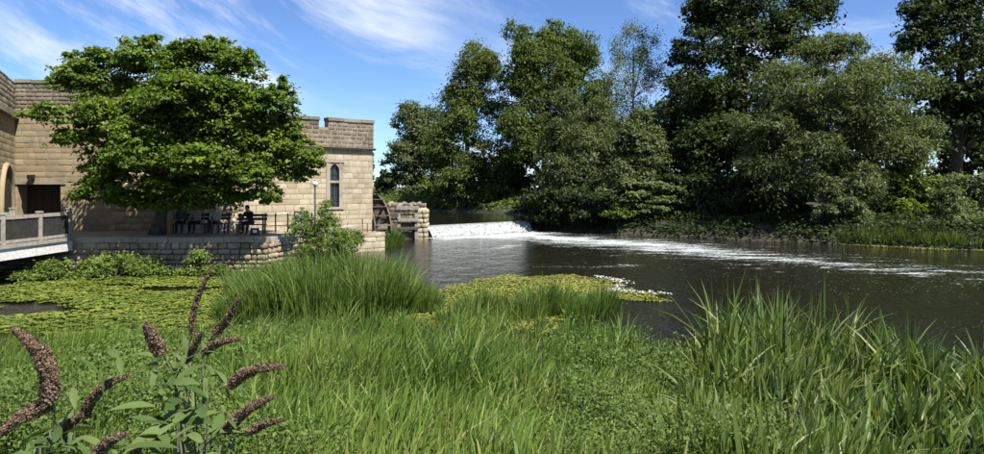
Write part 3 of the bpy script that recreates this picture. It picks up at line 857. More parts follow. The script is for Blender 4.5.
# ------------------------------------------------------------------ water wheel and sluice
wc = CN + BD * 4.0 + FD * 1.75
wheel = empty('mill_waterwheel', (wc[0], wc[1], .85), math.atan2(BD[1], BD[0]), 'dark wooden water wheel half hidden behind the mill house', 'water wheel')
Rw = 2.25
for s_ in (-.55, .55):
    a_ = MB(); ns = 28
    vs = []; fs = []
    for k in range(ns):
        an = 2 * math.pi * k / ns
        for r_, yy in ((Rw, s_ - .05), (Rw, s_ + .05), (Rw - .32, s_ + .05), (Rw - .32, s_ - .05)):
            vs.append((math.cos(an) * r_, yy, math.sin(an) * r_))
    for k in range(ns):
        a0, b0 = 4 * k, 4 * ((k + 1) % ns)
        for j in range(4):
            fs.append((a0 + j, a0 + (j + 1) % 4, b0 + (j + 1) % 4, b0 + j))
    a_.add(vs, fs); a_.build('rim', M['oak_dark'], wheel)
    for k in range(6):
        an = math.pi * k / 6 + .2
        a_ = MB(); a_.bar((math.cos(an) * (Rw - .1), s_, math.sin(an) * (Rw - .1)), (-math.cos(an) * (Rw - .1), s_ + .001 * k, -math.sin(an) * (Rw - .1)), .12, .09); a_.build('spoke', M['oak_dark'], wheel)
for k in range(24):
    an = 2 * math.pi * k / 24 + .06
    e = Vector((math.cos(an), 0, math.sin(an))); tn = Vector((-math.sin(an), 0, math.cos(an)))
    a_ = MB(); vs = []
    for r_, tt in ((Rw - .34, -.02), (Rw + .12, .14)):
        for yy in (-.5, .5):
            for th in (-.02, .02):
                p_ = e * r_ + tn * (tt + th); vs.append((p_.x, yy, p_.z))
    a_.add(vs, [(0, 1, 3, 2), (4, 6, 7, 5), (0, 4, 5, 1), (2, 3, 7, 6), (0, 2, 6, 4), (1, 5, 7, 3)]); a_.build('paddle', M['oak_dark'], wheel)
a_ = MB(); a_.tube([(0, -1.6, 0), (0, .9, 0)], .16, 10); a_.build('axle', M['oak_dark'], wheel)

def pxw(px, Y): return (px - 492) / F * Y
SY = 45.6
sl = empty('sluice_frame', (pxw(409, SY), SY, 0), 0, 'old timber sluice frame with posts and cross beams by the weir', 'sluice')
def sbx(name, px0, px1, py0, py1, dY, th, mat, par=sl):
    Y = SY + dY
    x0, x1 = pxw(px0, Y) - par.location.x, pxw(px1, Y) - par.location.x
    z1, z0 = EYE - (py0 - HOR) / F * Y, EYE - (py1 - HOR) / F * Y
    a = MB(); a.box((x0 + x1) / 2, dY, (z0 + z1) / 2 - par.location.z, x1 - x0, th, z1 - z0); return a.build(name, mat, par)
sbx('post', 397.5, 400.5, 205, 243, 0, .22, M['oak_grey'])
sbx('post', 415, 418, 206, 247, 0, .22, M['oak_grey'])
sbx('post', 397.5, 400, 206, 242, 1.4, .2, M['oak_grey'])
sbx('cross_beam', 396.5, 419, 206, 209.6, -.14, .14, M['oak_grey'])
sbx('cross_beam', 398, 418, 218, 221.5, -.13, .12, M['oak_grey'])
sbx('cross_beam', 398, 418, 227, 229.5, -.13, .12, M['oak_dark'])
sbx('gate_board', 401, 409, 221, 242, .1, .08, M['oak_dark'])
sbx('gate_board', 409.1, 415, 223, 242, .12, .08, M['oak_dark'])
gang = empty('timber_gangway', (pxw(388, 45), 45.2, 0), 0, 'dark timber gangway between water wheel and sluice frame', 'gangway')
SY2 = SY
sbx('beam', 366, 399, 213.5, 217, -.4, .25, M['oak_dark'], gang)
sbx('beam', 366, 399, 218.5, 220, .5, .25, M['oak_dark'], gang)
sbx('plank', 366, 398, 212, 213.3, .1, .9, M['oak_dark'], gang)
for p_ in (371, 380, 389):
    sbx('post', p_, p_ + 1.8, 217, 244, -.4, .16, M['oak_dark'], gang)
# rubble pier beside the fall and the pale broken wall on top
def rubble_heap(name, label, cx_, cy_, sx_, sy_, z0, z1, seed, mat):
    e = empty(name, (cx_, cy_, max(z0, 0)), 0, label, 'pier')
    r = np.random.default_rng(seed)
    c_ = MB(); c_.box(0, 0, (z0 + z1) / 2 - max(z0, 0) - .06, sx_ - .12, sy_ - .12, z1 - z0 - .1); core = c_.build('core', M['mortar_dark'], e)
    z = z0
    while z < z1:
        h = r.uniform(.22, .36)
        for d, nn, L, o in (((1, 0), (0, -1), sx_, (-sx_ / 2, -sy_ / 2)), ((0, 1), (1, 0), sy_, (sx_ / 2, -sy_ / 2)), ((-1, 0), (0, 1), sx_, (sx_ / 2, sy_ / 2)), ((0, -1), (-1, 0), sy_, (-sx_ / 2, sy_ / 2))):
            u = 0
            while u < L - .05:
                w = min(r.uniform(.25, .6), L - u)
                k = int(r.integers(len(VAR_A)))
                o_ = bpy.data.objects.new('stone', var_mesh((False, k), VAR_A[k], mat))
                o_.location = (o[0] + d[0] * (u + w / 2) - nn[0] * .12, o[1] + d[1] * (u + w / 2) - nn[1] * .12, z + h / 2 - max(z0, 0))
                o_.rotation_euler = (0, r.uniform(-.04, .04), math.atan2(d[1], d[0])); o_.scale = (w * .97, .12 + r.uniform(.0, .06), h * .96)
                o_.parent = core; C.objects.link(o_); u += w
        z += h
    for _ in range(int(sx_ * sy_ * 5)):      # loose top
        k = int(r.integers(len(VAR_R)))
        o_ = bpy.data.objects.new('stone', var_mesh((True, k), VAR_R[k], mat))
        o_.location = (r.uniform(-.45, .45) * sx_, r.uniform(-.45, .45) * sy_, z - max(z0, 0) - .16)
        o_.rotation_euler = (R(-90) + r.uniform(-.3, .3), r.uniform(-.4, .4), r.uniform(0, 6)); o_.scale = (r.uniform(.3, .6), r.uniform(.12, .28), r.uniform(.25, .45))
        o_.parent = core; C.objects.link(o_)
    return e
rubble_heap('stone_pier', 'tall tan stone pier at the end of the white weir', pxw(422, 46.6), 46.7, .75, 1.6, -.3, 1.9, 41, M['stone'])
rubble_heap('stone_pier', 'broken grey rubble wall lying above the sluice frame', pxw(407, 48), 48.2, 2.6, 1.0, .3, 2.15, 42, M['parapet'])

# ------------------------------------------------------------------ people on benches under the tree
M['skin'] = simple_mat('skin', (.42, .27, .19), (.48, .31, .23), 8, .6, 0)
def cloth(n, c): return simple_mat(n, c, tuple(v * 1.3 for v in c), 14, .9, .3, .004)
M['shoe'] = cloth('dark_shoes', (.02, .018, .016))
def seated_person(name, label, loc, rz, shirt, trousers, hair, lean=.15, hunch=0.0, group=None):
    root = empty(name, loc, rz, label, 'person', group)
    v, e, rad = [], [], []
    def add(p, r, par=None):
        v.append(p); rad.append(r)
        if par is not None: e.append((par, len(v) - 1))
        return len(v) - 1
    ly = lambda z: -lean * (z - .5) * 1.0
    pel = add((0, 0, .53), .145)
    wst = add((0, ly(.72), .72), .135, pel)
    ch = add((0, ly(.92) - hunch * .05, .92), .15, wst)
    nk = add((0, ly(1.06) - hunch * .12, 1.06 - hunch * .03), .058, ch)
    hd = add((0, ly(1.15) - .02 - hunch * .17, 1.155 - hunch * .05), .085, nk)
    ht = add((0, ly(1.25) - .02 - hunch * .19, 1.245 - hunch * .06), .08, hd)
    add((0, v[hd][1] - .105, v[hd][2] + .015), .014, hd)            # nose
    for s in (-1, 1):
        hp = add((s * .10, -.03, .52), .10, pel)
        kn = add((s * .13, -.44, .53), .072, hp)
        an = add((s * .13, -.40 - .1 * (s > 0), .10), .045, kn)
        add((s * .14, -.56 - .1 * (s > 0), .045), .036, an)
        sh = add((s * .18, v[ch][1], .97 - hunch * .03), .06, ch)
        el = add((s * .235, v[ch][1] - .13, .72), .045, sh)
        wr = add((s * .13, v[ch][1] - .33, .62), .028, el)
        pm = add((s * .10, v[ch][1] - .39, .60), .030, wr)
        for k in range(4):
            f1_ = add((s * (.055 + .022 * k), v[pm][1] - .06 - .01 * (k in (1, 2)), .595), .010, pm)
            add((s * (.05 + .022 * k), v[f1_][1] - .03, .57), .008, f1_)
        th = add((s * .055, v[pm][1] + .01, .61), .011, pm); add((s * .03, v[pm][1] - .02, .60), .009, th)
    me = bpy.data.meshes.new('person_skeleton'); me.from_pydata(v, e, []); me.update()
    tmp = bpy.data.objects.new('person_tmp', me); C.objects.link(tmp)
    sk = tmp.modifiers.new('skin', 'SKIN'); sk.use_smooth_shade = True
    for i, sv in enumerate(me.skin_vertices[0].data):
        sv.radius = (rad[i], rad[i] * (.8 if i in (1, 2) else 1)); sv.use_root = (i == 0)
    ss = tmp.modifiers.new('sub', 'SUBSURF'); ss.levels = 1; ss.render_levels = 1
    dg = bpy.context.evaluated_depsgraph_get(); dg.update()
    bm = bpy.data.meshes.new_from_object(tmp.evaluated_get(dg))
    bpy.data.objects.remove(tmp)
    bm.materials.clear()
    for m_ in (M['skin'], shirt, trousers, M['shoe']): bm.materials.append(m_)
    for p in bm.polygons:
        c = p.center
        if c.z > .99 - hunch * .02 and abs(c.x) < .12: i = 0
        elif c.z < .12: i = 3
        elif c.z < .60 and not (c.y < -.3 and c.z > .555 and abs(c.x) < .2 and c.y > -.62 and c.z > .60): i = 2
        elif c.y < v[ch][1] - .30 and c.z > .56: i = 0
        else: i = 1
        p.material_index = i; p.use_smooth = True
    bm.name = 'body'
    body = link('body', bm, None, root)
    hm = MB(); hc = Vector((0, v[hd][1] + .02, v[hd][2] + .045))
    rows = []
    for i in range(6):
        a = math.pi * .62 * i / 5
        rows.append((math.cos(a), math.sin(a)))
    vs = []; nn = 12
    for cz, sr in rows:
        for k in range(nn):
            b = 2 * math.pi * k / nn
            yy = math.sin(b) * sr * .112
            zz_ = cz * .125
            if yy < -.055 and cz < .45: yy = -.055
            vs.append((hc.x + math.cos(b) * sr * .102, hc.y + yy, hc.z + zz_))
    fs = [(i * nn + k, i * nn + (k + 1) % nn, (i + 1) * nn + (k + 1) % nn, (i + 1) * nn + k) for i in range(5) for k in range(nn)]
    hm.add(vs, fs); hm.build('hair', hair, root, True)
    for s in (-1, 1):
        ey = MB(); ey.box(s * .032, v[hd][1] - .086, v[hd][2] + .035, .018, .012, .01); ey.build('eye', M['shoe'], root)
    return root
hair_b = cloth('brown_hair', (.05, .032, .02)); hair_w = cloth('white_hair', (.55, .53, .5)); hair_k = cloth('black_hair', (.012, .011, .01))
def bench(loc, rz, L, label):
    e = empty('bench', loc, rz, label, 'bench')
    for k in range(3):
        a = MB(); a.box(0, -.14 + .15 * k, .425, L, .13, .04); a.build('seat_slat', M['oak_dark'], e)
    for k in range(2):
        a = MB(); a.box(0, .24 + .03 * k, .66 + .17 * k, L, .03, .12); a.build('back_slat', M['oak_dark'], e)
    for s in (-1, 1):
        a = MB(); a.box(s * (L / 2 - .1), -.18, .2, .07, .07, .402); a.build('leg', M['oak_dark'], e)
        a = MB(); a.bar((s * (L / 2 - .1), .21, 0), (s * (L / 2 - .1), .32, .92), .07, .06); a.build('leg', M['oak_dark'], e)
PYr = 30.6
bench((pxw(191, PYr), PYr + .02, TER), 0, 1.7, 'dark wooden bench in tree shade under the two nearest the doorway')
bench((pxw(216, PYr), PYr + .02, TER), 0, 1.1, 'dark wooden bench carrying the white-haired person')
bench((pxw(251, 30.2), 30.22, TER), .1, 1.3, 'dark wooden bench carrying the person in black')
for n_, l_, px_, Y_, rz_, s_, t_, h_, ln_, hu in (
    ('person', 'seated person in dull blue top, furthest towards the doorway under the tree', 182, PYr, .15, cloth('blue_top', (.06, .07, .11)), cloth('navy_trousers', (.015, .017, .025)), hair_k, .12, 0),
    ('person', 'seated person in grey top and dark trousers under the tree', 197, PYr, -.1, cloth('grey_top', (.26, .25, .22)), cloth('black_trousers', (.014, .013, .014)), hair_b, .1, .2),
    ('person', 'white-haired person in pale top leaning forward on a bench under the tree', 216, PYr, .3, cloth('pale_top', (.42, .36, .34)), cloth('maroon_trousers', (.07, .04, .045)), hair_w, .55, .6),
    ('person', 'person dressed in black seated beside the iron fence', 251, 30.2, -.25, cloth('black_top', (.012, .013, .018)), cloth('black_jeans', (.012, .012, .015)), hair_k, .35, .3)):
    seated_person(n_, l_, (pxw(px_, Y_), Y_, TER), rz_, s_, t_, h_, ln_, hu)
bag = empty('shoulder_bag', (pxw(256, 29.75), 29.6, TER), .2, 'small dark bag with a pale patch beside the person in black', 'bag')
a_ = MB(); a_.add([(-.2, -.1, 0), (.2, -.1, 0), (.2, .1, 0), (-.2, .1, 0), (-.17, -.06, .3), (.17, -.06, .3), (.17, .06, .3), (-.17, .06, .3)], [(3, 2, 1, 0), (4, 5, 6, 7), (0, 1, 5, 4), (1, 2, 6, 5), (2, 3, 7, 6), (3, 0, 4, 7)]); a_.build('bag_body', M['mesh_dark'], bag)
a_ = MB(); a_.box(.02, -.09, .17, .16, .01, .12); o_ = a_.build('label_patch', M['globe'], bag); o_.rotation_euler = (0, 0, 0)
a_ = MB(); a_.tube([(-.15, 0, .29), (-.1, 0, .42), (0, 0, .47), (.1, 0, .42), (.15, 0, .29)], .012, 6); a_.build('strap', M['mesh_dark'], bag)

# ------------------------------------------------------------------ trees
def unit(v):
    return v / np.maximum(np.linalg.norm(v, axis=-1, keepdims=True), 1e-9)
def leaf_mesh(name, c, nrm, dirn, L, Wd, tint, fold=.18):
    n = unit(nrm); t = dirn - n * np.sum(dirn * n, 1, keepdims=True); t = unit(t); s = np.cross(n, t)
    L = L[:, None]; Wd = Wd[:, None]
    V = np.stack([c - t * L * .5, c + s * Wd * .5 + n * Wd * fold - t * L * .05, c + t * L * .5 - n * L * .08, c - s * Wd * .5 + n * Wd * fold - t * L * .05], 1).reshape(-1, 3)
    b = np.arange(len(c)) * 4
    return mesh_np(name, V, np.stack([b, b + 1, b + 2, b + 3], 1), tint=np.repeat(tint, 4))

def crown_points(lobes, n, r, clump=.2, shell=(.45, 1.02), per=26, flat=.6):
    """lobes: list of (centre, (rx,ry,rz)); leaves gather in clumps near the lobe surfaces"""
    w = np.array([max(a) * sorted(a)[1] for _, a in lobes]); w = w / w.sum()
    P, O, T = [], [], []
    parts_ = []
    for (c, a), ww in zip(lobes, w):
        a = np.array(a); m_ = 7
        uu = unit(r.standard_normal((m_, 3))); uu[:, 2] = np.where(uu[:, 2] < -.5, -uu[:, 2], uu[:, 2])
        ss = r.uniform(.30, .55, m_); sh = ss ** 2 / np.sum(ss ** 2)
        for q in range(m_):
            parts_.append((np.array(c) + uu[q] * a * r.uniform(.55, .95), a * ss[q], ww * .85 * sh[q]))
        parts_.append((np.array(c), a * .8, ww * .15))
    for c, a, ww in parts_:
        k = max(2, int(n * ww / per))
        u = unit(r.standard_normal((k, 3)))
        u[:, 2] = np.where(u[:, 2] < -.55, -u[:, 2] * .5, u[:, 2]); u = unit(u)
        rr = (shell[0] ** 2 + (shell[1] ** 2 - shell[0] ** 2) * r.random((k, 1)) ** .8) ** .5
        rr = rr * (1 + .13 * (r.random((k, 1)) - .4))
        cc = np.array(c) + u * rr * a
        tt = r.random(k) * .55 + .15 + .12 * u[:, 2]
        m = per
        off = r.standard_normal((k, m, 3)) * (clump * a.mean() ** .6 * 1.15) * np.array([1, 1, flat])
        off *= (.6 + .9 * r.random((k, 1, 1)))
        p = (cc[:, None] + off).reshape(-1, 3)
        o = np.repeat(u, m, 0) + .5 * (off.reshape(-1, 3) / (clump * a.mean() ** .6))
        P.append(p); O.append(unit(o)); T.append(np.clip(np.repeat(tt, m) + .22 * (r.random(k * m) - .5), 0, 1))
    return np.concatenate(P), np.concatenate(O), np.concatenate(T)

def tree(name, label, base, lobes, n, L, mat, cat='tree', seed=0, trunk_r=.3, bark='bark', group=None, ratio=.55, clump=.2, per=26,
         droop=0., up=.55, stems=1, limb_n=7, shell=(.45, 1.02), flat=.6, trunk_top=None, clip=None, extra_limbs=None):
    r = np.random.default_rng(seed + 300)
    bx, by = base; bz = float(ground_z(bx, by)) if base is not None else 0
    if name == 'terrace_tree': bz = TER
    root = empty(name, (bx, by, bz), 0, label, cat, group)
    cen = np.mean([c for c, _ in lobes], 0)
    top = max(c[2] + a[2] * .5 for c, a in lobes) if trunk_top is None else trunk_top
    o3 = np.array([bx, by, bz])
    tk = MB()
    tops = []
    for s in range(stems):
        off = r.uniform(-.5, .5, 2) * (0 if stems == 1 else 1.2)
        tx, ty = cen[0] + (off[0] * 2 if stems > 1 else 0), cen[1] + (off[1] * 2 if stems > 1 else 0)
        pts, rad = [], []
        for i in range(7):
            t = i / 6
            wob = .25 * math.sin(t * 4 + s + seed) * t
            pts.append((bx + off[0] * .4 + (tx - bx) * t ** 1.3 + wob - bx, by + off[1] * .4 + (ty - by) * t ** 1.3 + wob * .6 - by, -.15 + (top - bz) * t))
            rad.append(trunk_r / stems ** .5 * (1.35 if i == 0 else 1) * (1 - .88 * t))
        tk.tube(pts, rad, 8); tops.append(pts)
    tk.build('trunk', M[bark], root, True)
    big = sorted(lobes, key=lambda l: -l[1][0] * l[1][2])[:limb_n]
    for i, (c, a) in enumerate(big):
        pts = tops[i % stems]; tgt = np.array(c) - o3
        k = next((j for j in range(6, 0, -1) if pts[j][2] < tgt[2] - .2 * a[2]), 1); k = max(1, min(k, 4))
        p0 = np.array(pts[k]); r0 = trunk_r * .42 * (1 - .1 * k)
        for q in range(2):
            end = tgt + unit(r.standard_normal(3)) * np.array(a) * .55 * (q > 0)
            mid = (p0 + end) / 2 + np.array([0, 0, .12 * np.linalg.norm(end - p0)]) + r.uniform(-.2, .2, 3)
            lb = MB(); lb.tube([p0, p0 * .45 + mid * .55, mid, end], [r0, r0 * .75, r0 * .5, r0 * .12], 6, cap=False); lb.build('limb', M[bark], root, True)
    P, O, T = crown_points(lobes, n, r, clump, shell, per, flat)
    if clip is not None:
        k = clip(P); P, O, T = P[k], O[k], T[k]
    k = P[:, 2] > np.maximum(ground_z(P[:, 0], P[:, 1]), 0) + .12
    P, O, T = P[k], O[k], T[k]
    m = len(P)
    nr = unit(O * .55 + np.array([0, 0, up]) + r.standard_normal((m, 3)) * .55)
    dr = unit(r.standard_normal((m, 3)) + O * .8 + np.array([0, 0, -droop]))
    sz = L * (.65 + .7 * r.random(m))
    cr = link('crown', leaf_mesh('crown', P - o3, nr, dr, sz, sz * ratio, T), M[mat], root)
    cr['kind'] = 'stuff'
    return root

def lob(px, py, rx, ry, Y, rz=None):
    """crown lobe whose outline is an ellipse of pixel radii rx, ry at distance Y"""
    c = W(px, py, Y)
    a = rx / F * Y; b = ry / F * Y
    return (c, (a, (a + b) / 2 if rz is None else rz, b))

rr = np.random.default_rng(77)
# terrace tree: a broad dome made of layered sprays
lob_t = []
for px, py, rx, ry, Y in ((70, 90, 28, 26, 28.5), (50, 118, 26, 18, 27.6), (110, 75, 34, 26, 29), (155, 62, 36, 24, 29), (205, 62, 38, 22, 29.3), (238, 80, 36, 24, 28.6),
      (280, 112, 26, 26, 28.6), (296, 158, 26, 22, 28.2), (268, 150, 36, 30, 27), (225, 120, 46, 34, 26.2), (175, 105, 52, 34, 25.6), (125, 120, 46, 32, 26), (90, 150, 36, 24, 26.6),
      (110, 180, 36, 26, 26.8), (150, 160, 46, 34, 25.4), (200, 165, 46, 34, 25.6), (250, 180, 34, 26, 26.4), (287, 172, 28, 18, 27), (160, 195, 40, 17, 26.4), (215, 192, 40, 18, 26.8),
      (180, 130, 70, 60, 29.5), (120, 120, 50, 45, 30), (240, 140, 50, 45, 29.8), (100, 192, 28, 17, 27.6), (262, 198, 20, 12, 27.8), (284, 128, 20, 18, 29.6), (62, 140, 16, 12, 28),
      (125, 203, 34, 12, 28), (175, 205, 40, 11, 28), (225, 202, 34, 12, 28.4), (90, 175, 40, 30, 30.6), (150, 180, 50, 30, 31), (215, 175, 50, 34, 31), (265, 160, 34, 34, 30.5), (110, 140, 46, 36, 30.8), (74, 64, 13, 13, 29), (92, 72, 12, 14, 29), (152, 44, 16, 10, 29.3), (178, 54, 14, 12, 29), (214, 46, 15, 10, 29.5), (248, 62, 13, 11, 29), (284, 90, 13, 15, 29), (312, 160, 14, 11, 28.4), (296, 140, 14, 12, 28.6), (38, 112, 14, 9, 28.4)):
    lob_t.append(lob(px, py, rx * .88, ry * .88, Y + 1.7 * (Y < 27.1)))
def wall_clip(P):
    fr = (P[:, :2] - MP0) @ FN; lr = (P[:, :2] - LL) @ ln
    return ((fr > .15) | (P[:, 2] > 7.6)) & ((lr > .15) | (P[:, 2] > 9.0)) & (P[:, 2] > 2.3)
tree('terrace_tree', 'broad bright green tree on the terrace covering the castle wall', (-14.9, 30.1), lob_t, 150000, .18, 'leaf_chestnut', seed=1,
     trunk_r=.30, ratio=.6, clump=.17, per=26, flat=.42, up=.9, limb_n=12, clip=wall_clip, shell=(.6, 1.05), trunk_top=6.5)

GT = 'trees on the far bank'
def T(name, label, bpx, Y, lobes, n, L, mat, **kw):
    tree(name, label, ((bpx - 492) / F * Y, Y), [lob(*l) for l in lobes], n, L, mat, group=GT, **kw)

T('distant_tree', 'grey-green rounded tree furthest upstream beside the mill house', 412, 96.0,
  [(410, 150, 24, 34, 96), (418, 125, 24, 24, 97), (400, 160, 16, 28, 94), (430, 130, 18, 28, 98), (415, 180, 24, 24, 94), (432, 165, 22, 40, 96), (396, 185, 14, 16, 93), (420, 198, 26, 12, 92), (400, 200, 16, 10, 91)], 32000, .38, 'leaf_willow', seed=2, trunk_r=.35, up=.45)
T('poplar_tree', 'mid green leafy tree with drooping sides left of the tallest tree', 468, 80.5,
  [(468, 90, 26, 36, 80.5), (480, 75, 20, 24, 81.5), (452, 110, 22, 34, 79.5), (482, 125, 30, 36, 78.5), (458, 150, 28, 34, 77.5), (490, 160, 26, 34, 77.5), (470, 185, 30, 26, 76.5), (445, 165, 18, 24, 78.5), (465, 200, 30, 12, 77), (495, 200, 26, 16, 76), (440, 198, 18, 12, 79)], 56000, .30, 'leaf_poplar', seed=3, trunk_r=.4, up=.4, droop=.5)
T('poplar_tree', 'tallest green tree in the middle of the far bank', 545, 76.0,
  [(528, 48, 24, 24, 76), (556, 44, 26, 22, 77), (580, 70, 24, 32, 77), (520, 80, 24, 36, 75), (550, 85, 34, 40, 75), (525, 125, 30, 40, 74), (570, 115, 34, 40, 76), (510, 150, 26, 36, 74), (598, 105, 16, 30, 77), (545, 160, 36, 44, 75)], 72000, .29, 'leaf_poplar', seed=4, trunk_r=.5, up=.4)
T('lime_sapling', 'small yellow-green sapling catching light near the upper weir', 455, 77.5,
  [(448, 165, 15, 13, 78), (460, 178, 14, 14, 77.5), (450, 188, 14, 12, 77), (470, 190, 12, 14, 77), (478, 203, 8, 10, 76.5)], 4500, .28, 'leaf_lime', seed=5, trunk_r=.09, limb_n=4)
T('willow_tree', 'grey-green willow in front of the tallest tree', 578, 63.0,
  [(580, 120, 26, 26, 63), (565, 145, 26, 30, 62), (598, 140, 20, 34, 63), (580, 170, 34, 34, 61.5), (556, 180, 22, 24, 61), (605, 175, 18, 32, 61.5), (575, 195, 34, 20, 60.5)], 36000, .30, 'leaf_willow', seed=6, trunk_r=.35, ratio=.35, droop=.9, up=.35)
T('alder_shrub', 'dark bush overhanging the water at the end of the weir', 560, 53.6,
  [(545, 205, 24, 16, 53.6), (575, 208, 26, 15, 52.6), (605, 208, 24, 14, 51.6), (530, 212, 12, 12, 54.6), (590, 218, 18, 9, 51.6), (555, 218, 22, 9, 53)], 14000, .28, 'leaf_dark', cat='bush', seed=7, trunk_r=.12, stems=3)
T('ash_tree', 'slender sparse pale tree with sky showing through its crown', 634, 66,
  [(634, 36, 9, 18, 66), (622, 55, 9, 22, 66), (648, 52, 9, 24, 67), (640, 75, 15, 24, 66), (616, 85, 10, 24, 65), (656, 85, 9, 26, 67), (632, 105, 20, 26, 66), (650, 125, 16, 26, 66), (615, 120, 14, 24, 66)], 14000, .21, 'leaf_pale', seed=8, trunk_r=.24, bark='bark_pale', per=9, clump=.26, trunk_top=17.5, limb_n=9, ratio=.4, flat=1.3, shell=(.2, 1.1))
T('hawthorn_tree', 'light green narrow tree below the sparse pale tree', 642, 54,
  [(635, 135, 22, 22, 55), (650, 155, 20, 24, 54), (628, 160, 18, 28, 54), (640, 185, 26, 22, 53), (618, 190, 18, 24, 53)], 20000, .28, 'leaf_willow', seed=9, trunk_r=.2)
T('spreading_shrub', 'low shrub with flat tiers of pale leaves over the water', 650, 51,
  [(655, 187, 24, 5, 51), (640, 197, 26, 5, 50.6), (662, 203, 20, 5, 50.2), (672, 190, 14, 3.5, 50.6), (645, 211, 24, 6, 50.4), (625, 205, 16, 6, 50.8)], 5200, .27, 'leaf_pale', cat='bush', seed=10, trunk_r=.09, flat=.25, up=1.2, stems=2)
T('bright_shrub', 'small bright green bush low on the shaded bank', 618, 50.4, [(618, 214, 11, 6, 50.2), (610, 217, 8, 4, 50.2), (626, 217, 7, 4, 50.2)], 1500, .22, 'leaf_lime', cat='bush', seed=11, trunk_r=.05, limb_n=3)
T('oak_tree', 'huge dark oak rising above the picture on the far bank', 745, 60,
  [(745, 10, 50, 40, 60), (705, 25, 26, 30, 60), (790, 15, 36, 36, 61), (690, 60, 22, 22, 60), (725, 65, 44, 36, 58), (775, 55, 40, 36, 59), (700, 105, 32, 34, 58), (745, 110, 44, 40, 57), (715, 150, 40, 36, 56), (690, 165, 28, 40, 56), (765, -45, 50, 36, 62), (720, -35, 36, 30, 62), (820, 5, 22, 22, 62), (705, 195, 44, 22, 55)], 62000, .35, 'leaf_oak', seed=12, trunk_r=.6, per=30, clump=.24)
T('white_willow', 'big rounded silvery willow leaning over the water', 832, 48,
  [(835, 68, 50, 26, 49), (795, 95, 44, 30, 48), (870, 95, 44, 34, 48.5), (905, 130, 26, 34, 49), (830, 115, 56, 38, 46), (780, 135, 38, 32, 46.5), (865, 145, 48, 36, 46), (755, 155, 26, 30, 47), (810, 165, 48, 34, 45), (790, 195, 44, 24, 45), (850, 190, 46, 26, 45), (830, 50, 30, 14, 50), (905, 165, 26, 24, 47)], 84000, .255, 'leaf_willow', seed=13, trunk_r=.45, trunk_top=9.0, ratio=.36, droop=.6, up=.5, stems=3, clump=.19)
T('pale_shrub', 'pale grey-green willow bush at the foot of the big willow', 838, 43.6,
  [(835, 200, 16, 12, 43.4), (850, 210, 16, 11, 43), (825, 215, 14, 10, 43.2), (862, 220, 12, 8, 42.8)], 4200, .22, 'leaf_pale', cat='bush', seed=14, trunk_r=.08, ratio=.4, stems=2)
T('dark_oak', 'dark tall tree at the far right edge of the view', 955, 58,
  [(950, 25, 40, 34, 58), (985, 15, 40, 34, 58), (925, 55, 30, 28, 58), (975, 70, 40, 36, 56), (930, 95, 28, 30, 57), (1010, 50, 40, 40, 57), (960, 115, 44, 36, 55), (1000, 130, 44, 50, 56), (930, 140, 30, 30, 55), (1040, 90, 40, 60, 58), (945, -25, 50, 26, 60), (1000, -35, 50, 30, 60)], 56000, .33, 'leaf_oak', seed=15, trunk_r=.55)
T('lime_shrub', 'yellow-green leafy tree between silvery willow and dark tree', 905, 47.5,
  [(908, 172, 18, 14, 47), (925, 190, 20, 14, 46), (900, 195, 18, 16, 46), (935, 205, 16, 14, 45.4), (905, 215, 22, 12, 45)], 9500, .27, 'leaf_lime', seed=16, trunk_r=.14)
T('grey_willow', 'pale grey-green bush at the right edge above the reeds', 965, 42,
  [(968, 190, 20, 16, 42), (950, 205, 18, 16, 41.6), (985, 205, 24, 22, 42), (965, 222, 24, 16, 41), (995, 230, 24, 16, 41), (940, 225, 14, 12, 41.4)], 17000, .22, 'leaf_pale', cat='bush', seed=17, trunk_r=.12, ratio=.4, stems=3)
# dark wood behind, filling between the trunks
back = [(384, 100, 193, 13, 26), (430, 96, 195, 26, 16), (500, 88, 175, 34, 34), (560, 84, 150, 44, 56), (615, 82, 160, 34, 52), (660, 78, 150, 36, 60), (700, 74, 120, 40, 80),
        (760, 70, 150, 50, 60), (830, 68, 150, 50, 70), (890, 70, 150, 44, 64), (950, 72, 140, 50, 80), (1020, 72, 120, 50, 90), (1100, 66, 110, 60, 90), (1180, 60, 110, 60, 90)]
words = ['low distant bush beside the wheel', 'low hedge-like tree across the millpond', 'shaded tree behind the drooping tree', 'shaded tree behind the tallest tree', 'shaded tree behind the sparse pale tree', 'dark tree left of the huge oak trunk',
         'dark tree right behind the huge oak', 'dark tree between huge oak and silvery willow', 'dark tree behind the silvery willow', 'dark tree in the gap right of the silvery willow', 'dark tree behind the right-hand dark tree', 'dark tree at the extreme right edge', 'dark tree just beyond the right edge', 'outermost dark tree beyond the right edge']
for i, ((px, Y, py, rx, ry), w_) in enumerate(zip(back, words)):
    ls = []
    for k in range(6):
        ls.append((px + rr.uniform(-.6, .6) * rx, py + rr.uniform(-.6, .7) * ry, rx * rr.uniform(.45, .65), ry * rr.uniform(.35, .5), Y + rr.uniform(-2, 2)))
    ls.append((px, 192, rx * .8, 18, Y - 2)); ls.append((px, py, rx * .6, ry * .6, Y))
    T('woodland_tree', w_ + (' on the far bank' if i > 1 else ' far upstream'), px, Y, ls, 11000 if i > 1 else 6000, .52, 'leaf_oak' if i > 1 else 'leaf_poplar', seed=40 + i, trunk_r=.3, limb_n=4)
